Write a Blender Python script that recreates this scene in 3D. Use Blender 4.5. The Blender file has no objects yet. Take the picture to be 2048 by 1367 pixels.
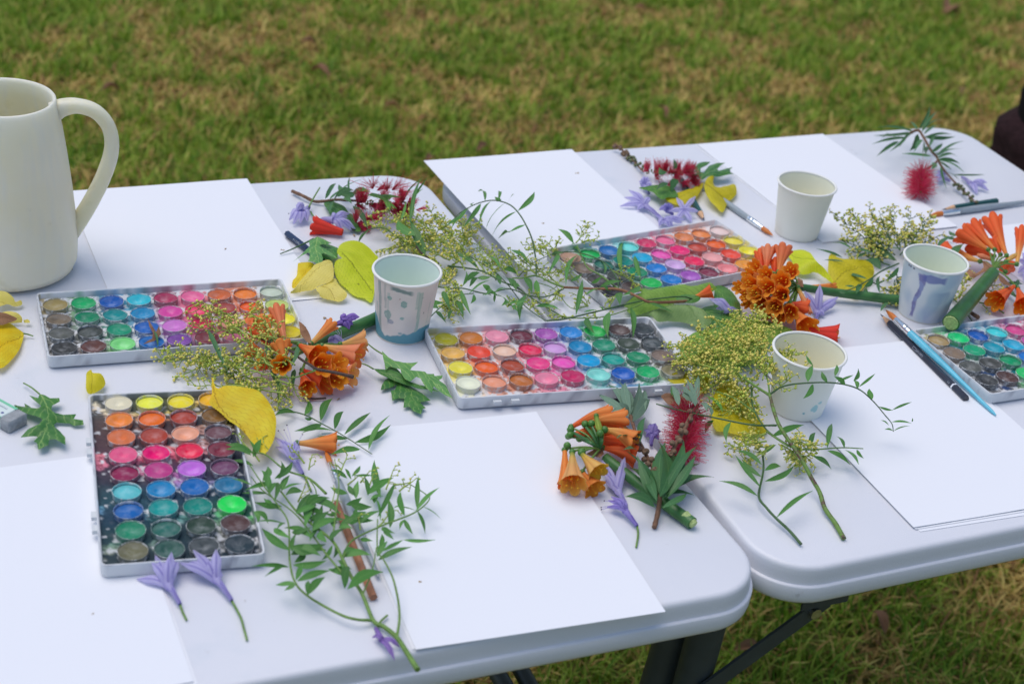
import bpy, bmesh, math, random
import numpy as np
from mathutils import Vector, Matrix, noise, geometry
random.seed(7); RS=np.random.RandomState(5)
sc=bpy.context.scene; COL=sc.collection
R=math.radians
TZ=0.74                      # height of the table tops
# ------------------------------------------------------------ camera, sky, sun, exposure
F,PITCH,ROLL,CH=3152.5,0.5195,0.1334,0.8025
cp,sp,cr,sr=math.cos(PITCH),math.sin(PITCH),math.cos(ROLL),math.sin(ROLL)
FW=Vector((0,cp,-sp)); RT0=Vector((1,0,0)); UP0=Vector((0,sp,cp))
RT=cr*RT0+sr*UP0; UP=-sr*RT0+cr*UP0
CAM=Vector((0,0,CH+TZ))
cd=bpy.data.cameras.new('camera'); cam=bpy.data.objects.new('camera',cd); COL.objects.link(cam)
M=Matrix((RT,UP,-FW)).transposed().to_4x4(); M.translation=CAM; cam.matrix_world=M
cd.sensor_width=36; cd.lens=F/2048*36; cd.clip_start=.05; cd.clip_end=500
cd.dof.use_dof=True; cd.dof.focus_distance=1.55; cd.dof.aperture_fstop=7.0
sc.camera=cam
w=bpy.data.worlds.new('World'); sc.world=w; w.use_nodes=True
nt=w.node_tree; bg=nt.nodes['Background']
sky=nt.nodes.new('ShaderNodeTexSky'); sky.sky_type='NISHITA'; sky.sun_disc=False
SE,SA=R(72),R(-75)          # sun elevation, azimuth the light comes from (seen from above, from +Y clockwise)
sky.sun_elevation=SE; sky.sun_rotation=SA; sky.altitude=0; sky.air_density=1.0; sky.dust_density=1.5; sky.ozone_density=1.0
nt.links.new(sky.outputs[0],bg.inputs[0]); bg.inputs[1].default_value=0.10
sd=bpy.data.lights.new('sun','SUN'); so=bpy.data.objects.new('sun',sd); COL.objects.link(so)
sd.energy=1.1; sd.angle=R(52); sd.color=(1,.94,.86)
dirv=Vector((math.sin(SA)*math.cos(SE),math.cos(SA)*math.cos(SE),math.sin(SE)))
so.rotation_euler=dirv.to_track_quat('Z','Y').to_euler()
sc.view_settings.view_transform='Standard'; sc.view_settings.look='None'
sc.view_settings.exposure=0.58; sc.view_settings.gamma=1
# ------------------------------------------------------------ point helpers
def ray(u,v): return FW+RT*((u-1024)/F)-UP*((v-683.5)/F)
def at(u,v,h=0.0):
    d=ray(u,v); return CAM+d*((TZ+h-CAM.z)/d.z)
def atv(u,v,P,ny=None):     # on the vertical plane through P that faces the camera
    n=ny or Vector((CAM.x-P.x,CAM.y-P.y,0)).normalized()
    d=ray(u,v); return CAM+d*((P-CAM).dot(n)/d.dot(n))
def L(c):                    # sRGB 0-255 to linear
    return tuple((x/255/12.92 if x/255<=.04045 else ((x/255+.055)/1.055)**2.4) for x in c)
def cat(pts,n=6):            # Catmull-Rom through points
    if len(pts)<3:
        return [pts[0].lerp(pts[-1],i/n) for i in range(n+1)]
    P=[pts[0]*2-pts[1]]+list(pts)+[pts[-1]*2-pts[-2]]; out=[]
    for i in range(1,len(P)-2):
        a,b,c,d=P[i-1],P[i],P[i+1],P[i+2]
        for k in range(n):
            t=k/n
            out.append(.5*((2*b)+(c-a)*t+(2*a-5*b+4*c-d)*t*t+(3*b-a-3*c+d)*t**3))
    out.append(pts[-1].copy()); return out
# ------------------------------------------------------------ materials
def mat(name): 
    m=bpy.data.materials.new(name); m.use_nodes=True
    return m,m.node_tree,m.node_tree.nodes['Principled BSDF']
def N(nt,t,**k):
    n=nt.nodes.new(t)
    for a,b in k.items():
        if hasattr(n,a): setattr(n,a,b)
        else: n.inputs[a].default_value=b
    return n
def mix(nt,fac,a,b,blend='MIX'):
    m=nt.nodes.new('ShaderNodeMix'); m.data_type='RGBA'; m.blend_type=blend
    for s,v in ((0,fac),(6,a),(7,b)):
        if hasattr(v,'links') or hasattr(v,'is_linked'): nt.links.new(v,m.inputs[s])
        else: m.inputs[s].default_value=(v if s==0 else (*v[:3],1))
    return m.outputs[2]
def ramp(nt,src,stops):
    r=nt.nodes.new('ShaderNodeValToRGB'); e=r.color_ramp.elements
    while len(e)<len(stops): e.new(.5)
    for i,(p,c) in enumerate(stops): e[i].position=p; e[i].color=(c,c,c,1) if isinstance(c,(int,float)) else (*c,1)
    nt.links.new(src,r.inputs[0]); return r.outputs[0]
def noise_t(nt,scale,detail=3,coord='Object',rough=.5):
    tc=nt.nodes.new('ShaderNodeTexCoord'); n=nt.nodes.new('ShaderNodeTexNoise')
    n.inputs['Scale'].default_value=scale; n.inputs['Detail'].default_value=detail; n.inputs['Roughness'].default_value=rough
    nt.links.new(tc.outputs[coord],n.inputs['Vector']); return n
def bump(nt,b,src,strength=.2,dist=.001):
    bp=nt.nodes.new('ShaderNodeBump'); bp.inputs['Strength'].default_value=strength; bp.inputs['Distance'].default_value=dist
    nt.links.new(src,bp.inputs['Height']); nt.links.new(bp.outputs[0],b.inputs['Normal'])
MT={}
def simple(name,c,rough=.5,var=.15,scale=120,bumps=.1,metal=0,trans=0,spec=.5):
    m,nt,b=mat(name); n=noise_t(nt,scale)
    c2=tuple(x*(1-var) for x in c); c3=tuple(min(1,x*(1+var)) for x in c)
    f=ramp(nt,n.outputs[0],[(.3,0.),(.7,1.)])
    nt.links.new(mix(nt,f,c2,c3),b.inputs['Base Color'])
    b.inputs['Roughness'].default_value=rough; b.inputs['Metallic'].default_value=metal
    b.inputs['Specular IOR Level'].default_value=spec
    if bumps: bump(nt,b,n.outputs[0],bumps,.0005)
    if trans: add_trans(m,nt,b,trans)
    MT[name]=m; return m
def add_trans(m,nt,b,amt):
    t=nt.nodes.new('ShaderNodeBsdfTranslucent'); mx=nt.nodes.new('ShaderNodeMixShader'); mx.inputs[0].default_value=amt
    src=b.inputs['Base Color'].links[0].from_socket if b.inputs['Base Color'].is_linked else None
    if src: nt.links.new(src,t.inputs[0])
    else: t.inputs[0].default_value=b.inputs['Base Color'].default_value
    out=[n for n in nt.nodes if n.type=='OUTPUT_MATERIAL'][0]
    nt.links.new(b.outputs[0],mx.inputs[1]); nt.links.new(t.outputs[0],mx.inputs[2]); nt.links.new(mx.outputs[0],out.inputs[0])
def attr(nt,name): 
    a=nt.nodes.new('ShaderNodeAttribute'); a.attribute_name=name; return a
def vcol(name,rough=.5,trans=0,scale=150,var=.25,spec=.4,bumps=.15):
    m,nt,b=mat(name); a=attr(nt,'Col'); n=noise_t(nt,scale)
    f=ramp(nt,n.outputs[0],[(.3,1-var),(.7,1.)])
    nt.links.new(mix(nt,1.,a.outputs[0],f,'MULTIPLY'),b.inputs['Base Color'])
    b.inputs['Roughness'].default_value=rough; b.inputs['Specular IOR Level'].default_value=spec
    if bumps: bump(nt,b,n.outputs[0],bumps,.0004)
    if trans: add_trans(m,nt,b,trans)
    MT[name]=m; return m
vcol('painted',.6,0,40,.03,bumps=0); vcol('petal',.5,.45,220,.04,.25); vcol('cup_paper',.6,.0,40,.02,bumps=0); vcol('fine',.6,.4,200,.2,.3,0)
vcol('blade',.6,.35,8,.2,.25,0); vcol('bark',.75,0,500,.35,.2,.4)
def leafmat(name,c,c2,vein,nv=9,slant=.55,trans=.3,rough=.42,spots=None,hue=.25,vs=.6):
    """leaf: colour, side veins slanting from the midrib (uv: x along, y across), blotches"""
    c,c2,vein=[tuple(min(.9,x*1.22) for x in q) for q in (c,c2,vein)]; m,nt,b=mat(name); uv=nt.nodes.new('ShaderNodeUVMap'); sx=nt.nodes.new('ShaderNodeSeparateXYZ'); nt.links.new(uv.outputs[0],sx.inputs[0])
    def ma(op,a,bb=None,c_=None):
        n=nt.nodes.new('ShaderNodeMath'); n.operation=op
        for i,v in enumerate((a,bb,c_)):
            if v is None: continue
            if isinstance(v,(int,float)): n.inputs[i].default_value=v
            else: nt.links.new(v,n.inputs[i])
        return n.outputs[0]
    ab=ma('ABSOLUTE',sx.outputs[1]); t=ma('MULTIPLY_ADD',ab,-slant,sx.outputs[0])
    fr=ma('FRACT',ma('MULTIPLY',t,nv)); d=ma('ABSOLUTE',ma('SUBTRACT',fr,.5))
    line=ramp(nt,d,[(0,vs),(.13,0.)]); mid=ramp(nt,ab,[(0.,1.),(.035,0.)])
    n1=noise_t(nt,60,4); n2=noise_t(nt,400,3)
    oi=nt.nodes.new('ShaderNodeObjectInfo'); 
    base=mix(nt,ramp(nt,n1.outputs[0],[(.35,0.),(.65,1.)]),c,c2)
    dark=mix(nt,ramp(nt,oi.outputs['Random'],[(0,0.),(1,1.)]),(1-hue,1-hue,1-hue),(1+hue*.5,1+hue*.4,1+hue*.2))
    base=mix(nt,1.,base,dark,'MULTIPLY')
    base=mix(nt,line,base,vein); base=mix(nt,mid,base,vein)
    if spots:
        n3=noise_t(nt,170,5,'Object',.7); base=mix(nt,ramp(nt,n3.outputs[0],[(.66,0.),(.72,.9)]),base,spots)
    nt.links.new(base,b.inputs['Base Color']); b.inputs['Roughness'].default_value=rough; b.inputs['Specular IOR Level'].default_value=.35
    h=ma('SUBTRACT',n2.outputs[0],ma('MULTIPLY',line,.5)); bump(nt,b,h,.22,.0004)
    add_trans(m,nt,b,trans); MT[name]=m; return m
leafmat('pepper_leaf',L((66,122,58)),L((92,142,66)),L((136,172,100)),10,.5,.25,hue=.35,vs=.2)
leafmat('dark_leaf',L((50,94,54)),L((70,114,64)),L((110,150,92)),12,.5,.15,.4,vs=.2)
leafmat('grey_leaf',L((96,124,104)),L((112,140,116)),L((150,170,140)),8,.9,.15,.6,hue=.15,vs=.2)
leafmat('green_leaf',L((62,116,48)),L((90,140,58)),L((140,176,96)),7,.9,.3,spots=L((70,80,40)),hue=.15)
leafmat('oak_green',L((52,104,50)),L((74,126,58)),L((134,166,92)),5,.9,.2,.4,hue=.15)
leafmat('oak_light',L((88,142,78)),L((104,156,84)),L((160,190,110)),5,.9,.25,.45,hue=.1)
leafmat('big_green',L((118,156,62)),L((134,170,74)),L((84,118,44)),11,.8,.35,.45,spots=L((84,120,48)),hue=.05)
leafmat('pale_green',L((124,152,92)),L((140,166,104)),L((104,134,74)),11,.8,.35,.5,hue=.05)
leafmat('lime_leaf',L((188,200,20)),L((200,208,40)),L((116,124,10)),12,.9,.3,.45,spots=L((120,120,20)),hue=.03,vs=.38)
leafmat('pale_yellow',L((214,198,92)),L((224,208,112)),L((168,144,50)),10,.8,.3,.5,spots=L((150,120,50)),hue=.03,vs=.38)
leafmat('yellow_leaf',L((216,184,20)),L((228,204,50)),L((170,132,10)),11,.8,.35,.5,spots=L((170,130,30)),hue=.05,vs=.38)
leafmat('olive_yellow',L((190,178,24)),L((206,192,40)),L((140,126,14)),11,.8,.35,.5,spots=L((150,120,30)),hue=.05,vs=.38)
leafmat('brown_leaf',L((120,86,60)),L((150,112,84)),L((96,66,46)),8,.8,.2,.7,hue=.2)
simple('stem_green',L((104,138,60)),.5,.2,200); simple('stem_dark',L((64,98,52)),.5,.25,200); simple('stalk',L((58,108,52)),.4,.2,90)
simple('stem_brown',L((116,84,62)),.7,.35,260,.4); simple('twig_dark',L((72,54,46)),.75,.35,260,.4); simple('stem_red',L((140,96,64)),.6,.25,200)
m,nt_,b=mat('stem_mottled'); n=noise_t(nt_,120,4,'Object',.6); nt_.links.new(mix(nt_,ramp(nt_,n.outputs[0],[(.50,0.),(.60,1.)]),L((104,138,60)),L((92,70,56))),b.inputs['Base Color']); b.inputs['Roughness'].default_value=.55; MT['stem_mottled']=m
simple('cut_pith',L((170,190,120)),.6,.25,400); simple('ovary',L((72,120,44)),.35,.15,200)
simple('bud_yellow',L((244,228,120)),.6,.15,900,0,trans=.15); simple('bud_green',L((196,210,84)),.6,.15,900,0,trans=.15); simple('twig_green',L((150,172,76)),.6,.2,300,0)
simple('bract',L((150,112,80)),.7,.35,120,.3); simple('capsule',L((122,98,76)),.75,.35,400,.4); simple('capsule_green',L((104,112,76)),.7,.35,400,.4)
simple('anther',L((236,180,20)),.6,.2,500); simple('dark_anther',L((60,50,80)),.6,.2,500)
simple('silver_ferrule',(.78,.8,.8),.22,.06,200,.02,metal=1); simple('grey_handle',L((150,160,166)),.3,.06,200,.03,spec=.6)
simple('navy_paint',L((28,44,78)),.25,.1,100,.02,spec=.6); simple('black_paint',L((46,50,62)),.3,.12,100,.02,spec=.6)
simple('green_paint',L((20,80,76)),.3,.1,100,.02); simple('white_ring',L((225,228,232)),.4,.05); simple('pencil_wood',L((214,170,130)),.7,.15,300)
simple('lead',L((50,56,76)),.5,.1); simple('brown_pencil',L((158,104,72)),.5,.2,140,.1); simple('print_grey',L((170,176,186)),.4,.05,100,0)
simple('turquoise_paint',L((96,190,212)),.3,.12,60,.05,spec=.6); simple('eraser_grey',L((150,154,156)),.8,.2,200,.25)
simple('metal_leg',L((52,60,62)),.5,.12,60,.08); simple('bolt_metal',(.45,.46,.4),.4,.2,200,.1,metal=1)
simple('brown_cloth',L((48,32,34)),.95,.3,90,.3,spec=.1); simple('black_cloth',L((26,22,24)),.95,.3,90,.3,spec=.1); simple('skin',L((196,150,124)),.5,.06,60,.05); simple('hair',L((50,34,26)),.6,.3,90,.3)
simple('speck',L((160,136,104)),.8,.4,300)
# bristle: orange with fine hairs along
m,nt_,b=mat('bristle'); n=noise_t(nt_,1.,2); mp=nt_.nodes.new('ShaderNodeMapping'); mp.inputs['Scale'].default_value=(60,1500,1500)
nt_.links.new(nt_.nodes['Texture Coordinate'].outputs['Object'],mp.inputs[0]); nt_.links.new(mp.outputs[0],n.inputs['Vector'])
nt_.links.new(mix(nt_,n.outputs[0],L((176,88,24)),L((226,136,52))),b.inputs['Base Color']); b.inputs['Roughness'].default_value=.5; MT['bristle']=m
# table plastic
m,nt_,b=mat('table_plastic'); n=noise_t(nt_,900,2); n2=noise_t(nt_,6,4)
nt_.links.new(mix(nt_,ramp(nt_,n2.outputs[0],[(.4,0.),(.7,1.)]),(.72,.725,.76),(.69,.70,.745)),b.inputs['Base Color'])
c=b.inputs['Base Color'].links[0].from_socket; n3=noise_t(nt_,55,6,'Object',.75); c=mix(nt_,ramp(nt_,n3.outputs[0],[(.66,0.),(.72,.5)]),c,L((176,172,168)))
n4=noise_t(nt_,14,5,'Object',.6); c=mix(nt_,ramp(nt_,n4.outputs[0],[(.60,0.),(.70,.22)]),c,L((196,206,214))); nt_.links.new(c,b.inputs['Base Color'])
b.inputs['Roughness'].default_value=.42; bump(nt_,b,n.outputs[0],.4,.0005); MT['table_plastic']=m
m,nt_,b=mat('paper'); n=noise_t(nt_,700,3); nt_.links.new(mix(nt_,n.outputs[0],(.80,.81,.845),(.83,.84,.87)),b.inputs['Base Color']); b.inputs['Roughness'].default_value=.85; b.inputs['Specular IOR Level'].default_value=.2
bump(nt_,b,n.outputs[0],.06,.0003); MT['paper']=m
# jug: frosted resin
m,nt_,b=mat('jug_resin'); n=noise_t(nt_,9,5); n2=noise_t(nt_,45,4)
mp=nt_.nodes.new('ShaderNodeMapping'); mp.inputs['Scale'].default_value=(60,60,5); n3=noise_t(nt_,1,5)
nt_.links.new(nt_.nodes['Texture Coordinate'].outputs['Object'],mp.inputs[0]); nt_.links.new(mp.outputs[0],n3.inputs['Vector'])
c=mix(nt_,ramp(nt_,n.outputs[0],[(.35,0.),(.65,1.)]),L((236,226,192)),L((240,234,212)))
c=mix(nt_,ramp(nt_,n3.outputs[0],[(.5,0.),(.75,.5)]),c,L((216,218,214)))
c=mix(nt_,ramp(nt_,n2.outputs[0],[(.62,0.),(.75,.35)]),c,L((196,186,150)))
nt_.links.new(c,b.inputs['Base Color']); b.inputs['Roughness'].default_value=.5; b.inputs['Subsurface Weight'].default_value=.6
b.inputs['Subsurface Radius'].default_value=(.03,.028,.02); b.inputs['Subsurface Scale'].default_value=1;  bump(nt_,b,n3.outputs[0],.12,.001); MT['jug_resin']=m
# paint pans
m,nt_,b=mat('pan_wall'); oi=nt_.nodes.new('ShaderNodeObjectInfo'); n=noise_t(nt_,170,5,'Object',.65); mp=nt_.nodes.new('ShaderNodeVectorMath'); mp.operation='ADD'
nt_.links.new(nt_.nodes['Texture Coordinate'].outputs['Object'],mp.inputs[0])
sc_=nt_.nodes.new('ShaderNodeVectorMath'); sc_.operation='SCALE'; sc_.inputs['Scale'].default_value=9; nt_.links.new(oi.outputs['Location'],sc_.inputs[0]); nt_.links.new(sc_.outputs[0],mp.inputs[1]); nt_.links.new(mp.outputs[0],n.inputs['Vector'])
c=mix(nt_,ramp(nt_,n.outputs[0],[(.40,.12),(.51,.95)]),L((212,212,210)),mix(nt_,.10,oi.outputs['Color'],(1,1,1)))
n4=noise_t(nt_,420,4,'Object',.7); nt_.links.new(mp.outputs[0],n4.inputs['Vector'])
c=mix(nt_,ramp(nt_,n4.outputs[0],[(.64,0.),(.72,.6)]),c,L((82,78,86)))
nt_.links.new(c,b.inputs['Base Color']); b.inputs['Roughness'].default_value=.5; MT['pan_wall']=m
m,nt_,b=mat('paint_cake'); oi=nt_.nodes.new('ShaderNodeObjectInfo'); tc=nt_.nodes.new('ShaderNodeTexCoord')
ad=nt_.nodes.new('ShaderNodeVectorMath'); ad.operation='ADD'; sc_=nt_.nodes.new('ShaderNodeVectorMath'); sc_.operation='SCALE'; sc_.inputs['Scale'].default_value=7
nt_.links.new(oi.outputs['Location'],sc_.inputs[0]); nt_.links.new(tc.outputs['Object'],ad.inputs[0]); nt_.links.new(sc_.outputs[0],ad.inputs[1])
n=nt_.nodes.new('ShaderNodeTexNoise'); n.inputs['Scale'].default_value=130; n.inputs['Detail'].default_value=5; nt_.links.new(ad.outputs[0],n.inputs['Vector'])
ln=nt_.nodes.new('ShaderNodeVectorMath'); ln.operation='LENGTH'; nt_.links.new(tc.outputs['Object'],ln.inputs[0])
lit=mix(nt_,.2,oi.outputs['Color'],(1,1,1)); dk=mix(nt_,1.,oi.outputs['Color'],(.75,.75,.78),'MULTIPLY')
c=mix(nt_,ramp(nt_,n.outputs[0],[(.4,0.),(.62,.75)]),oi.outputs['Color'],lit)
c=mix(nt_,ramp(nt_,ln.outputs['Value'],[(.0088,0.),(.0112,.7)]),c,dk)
rn=nt_.nodes.new('ShaderNodeMath'); rn.operation='GREATER_THAN'; rn.inputs[1].default_value=.55; nt_.links.new(oi.outputs['Random'],rn.inputs[0])
hm=nt_.nodes.new('ShaderNodeMath'); hm.operation='MULTIPLY'; nt_.links.new(ramp(nt_,ln.outputs['Value'],[(.0028,.75),(.0042,0.)]),hm.inputs[0]); nt_.links.new(rn.outputs[0],hm.inputs[1])
c=mix(nt_,hm.outputs[0],c,mix(nt_,.5,oi.outputs['Color'],(1,1,1)))
nt_.links.new(c,b.inputs['Base Color']); b.inputs['Roughness'].default_value=.65; b.inputs['Specular IOR Level'].default_value=.2; bump(nt_,b,n.outputs[0],.5,.001); MT['paint_cake']=m
m,nt_,b=mat('tray'); a=attr(nt_,'Col'); nt_.links.new(a.outputs[0],b.inputs['Base Color']); b.inputs['Roughness'].default_value=.32; b.inputs['Specular IOR Level'].default_value=.25; b.inputs['Roughness'].default_value=.5; MT['tray']=m
# ground
m,nt_,b=mat('soil'); n=noise_t(nt_,3,5); n2=noise_t(nt_,40,5)
c=mix(nt_,ramp(nt_,n.outputs[0],[(.4,0.),(.6,1.)]),L((96,100,40)),L((128,118,58))); c=mix(nt_,ramp(nt_,n2.outputs[0],[(.4,0.),(.7,.55)]),c,L((60,52,30)))
nt_.links.new(c,b.inputs['Base Color']); b.inputs['Roughness'].default_value=.95; MT['soil']=m
# ------------------------------------------------------------ object helpers
def thing(name,label,cat,loc,group=None):
    o=bpy.data.objects.new(name,None); COL.objects.link(o); o.location=loc; o.empty_display_size=.02
    o['label']=label; o['category']=cat
    if group: o['group']=group
    return o
def tag(o,label,cat,group=None):
    o['label']=label; o['category']=cat
    if group: o['group']=group
    return o
class MB:
    def __init__(s): s.v=[]; s.f=[]; s.c=[]; s.uv={}
    def vert(s,p,c=(1,1,1)): s.v.append(tuple(p)); s.c.append(c); return len(s.v)-1
    def build(s,name,m,parent=None,smooth=True,origin=None,flat_deg=None):
        me=bpy.data.meshes.new(name)
        org=origin if origin is not None else (parent_loc(parent) if parent else (Vector(s.v[0]) if s.v else Vector()))
        o3=Vector(org)
        me.from_pydata([(x-o3.x,y-o3.y,z-o3.z) for x,y,z in s.v],[],s.f); 
        at_=me.color_attributes.new('Col','FLOAT_COLOR','POINT')
        at_.data.foreach_set('color',np.array([(*c[:3],1.) for c in s.c],dtype=np.float32).ravel())
        if s.uv:
            ul=me.uv_layers.new(name='UVMap')
            li=np.empty(len(me.loops),dtype=np.int32); me.loops.foreach_get('vertex_index',li)
            ul.data.foreach_set('uv',np.array([s.uv.get(i,(0,0)) for i in li],dtype=np.float32).ravel())
        me.materials.append(MT[m])
        if smooth: me.polygons.foreach_set('use_smooth',[True]*len(me.polygons))
        if smooth and flat_deg: me.set_sharp_from_angle(angle=R(flat_deg))
        o=bpy.data.objects.new(name,me); COL.objects.link(o)
        if parent: o.parent=parent; o.location=o3-parent_loc(parent)
        else: o.location=o3
        return o
    def tube(s,pts,r0,r1=None,n=7,c=(1,1,1),cap=True,c1=None,rf=None):
        r1=r0 if r1 is None else r1; k=len(pts); rings=[]; up=None
        for i,p in enumerate(pts):
            t=(pts[min(i+1,k-1)]-pts[max(i-1,0)]).normalized() if k>1 else Vector((0,0,1))
            if up is None: up=t.orthogonal().normalized()
            else:
                up=(up-t*up.dot(t)); up=up.normalized() if up.length>1e-9 else t.orthogonal().normalized()
            b=t.cross(up); f=i/(k-1) if k>1 else 0
            r=rf(f) if rf else r0+(r1-r0)*f
            cc=c if c1 is None else tuple(a*(1-f)+b_*f for a,b_ in zip(c,c1))
            rings.append([s.vert(p+(up*math.cos(2*math.pi*j/n)+b*math.sin(2*math.pi*j/n))*r,cc) for j in range(n)])
        for a,b in zip(rings,rings[1:]):
            for j in range(n): s.f.append((a[j],a[(j+1)%n],b[(j+1)%n],b[j]))
        if cap: s.f.append(tuple(rings[0][::-1])); s.f.append(tuple(rings[-1]))
        return rings
    def ball(s,p,r,c=(1,1,1),seg=6,rings=4,sz=1.):
        p=Vector(p); top=s.vert(p+Vector((0,0,r*sz)),c); R_=[]
        for i in range(1,rings):
            a=math.pi*i/rings; R_.append([s.vert(p+Vector((r*math.sin(a)*math.cos(2*math.pi*j/seg),r*math.sin(a)*math.sin(2*math.pi*j/seg),r*sz*math.cos(a))),c) for j in range(seg)])
        bot=s.vert(p-Vector((0,0,r*sz)),c)
        for j in range(seg): s.f.append((top,R_[0][j],R_[0][(j+1)%seg])); s.f.append((bot,R_[-1][(j+1)%seg],R_[-1][j]))
        for a,b in zip(R_,R_[1:]):
            for j in range(seg): s.f.append((a[j],b[j],b[(j+1)%seg],a[(j+1)%seg]))
    def octa(s,p,r,c=(1,1,1)):
        p=Vector(p); i=len(s.v)
        for d in ((1,0,0),(-1,0,0),(0,1,0),(0,-1,0),(0,0,1),(0,0,-1)): s.vert(p+Vector(d)*r,c)
        for a,b,d in ((0,2,4),(2,1,4),(1,3,4),(3,0,4),(2,0,5),(1,2,5),(3,1,5),(0,3,5)): s.f.append((i+a,i+b,i+d))
    def lathe(s,P,prof,n=48,c=(1,1,1),close=False):
        P=Vector(P); rings=[]
        for (r,z) in prof: rings.append([s.vert(P+Vector((r*math.cos(2*math.pi*j/n),r*math.sin(2*math.pi*j/n),z)),c) for j in range(n)])
        for a,b in zip(rings,rings[1:]):
            for j in range(n): s.f.append((a[j],a[(j+1)%n],b[(j+1)%n],b[j]))
        return rings
    def box(s,o,ex,ey,ez,c=(1,1,1)):
        i=len(s.v)
        for z in (0,1):
            for x,y in ((0,0),(1,0),(1,1),(0,1)): s.vert(o+ex*x+ey*y+ez*z,c)
        for q in ((3,2,1,0),(4,5,6,7),(0,1,5,4),(1,2,6,5),(2,3,7,6),(3,0,4,7)): s.f.append(tuple(i+k for k in q))
def parent_loc(p):
    l=Vector()
    while p is not None: l=l+p.location; p=p.parent
    return l
def rrect(x0,x1,y0,y1,r,n=8):
    out=[]
    for cx,cy,a0 in ((x1-r,y1-r,0),(x0+r,y1-r,90),(x0+r,y0+r,180),(x1-r,y0+r,270)):
        for k in range(n+1):
            a=R(a0+90*k/n); out.append((cx+r*math.cos(a),cy+r*math.sin(a)))
    return out
# ------------------------------------------------------------ lawn
g=MB(); n_=70
X=np.linspace(-40,40,n_); 
for j in range(n_):
    for i in range(n_):
        x=X[i]*abs(X[i])/40; y=3+X[j]*abs(X[j])/40
        g.vert((x,y,.012*noise.noise(Vector((x*1.3,y*1.3,0)))))
for j in range(n_-1):
    for i in range(n_-1): a=j*n_+i; g.f.append((a,a+1,a+n_+1,a+n_))
gr=g.build('ground','soil',origin=Vector((0,0,0))); gr['kind']='structure'
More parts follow.
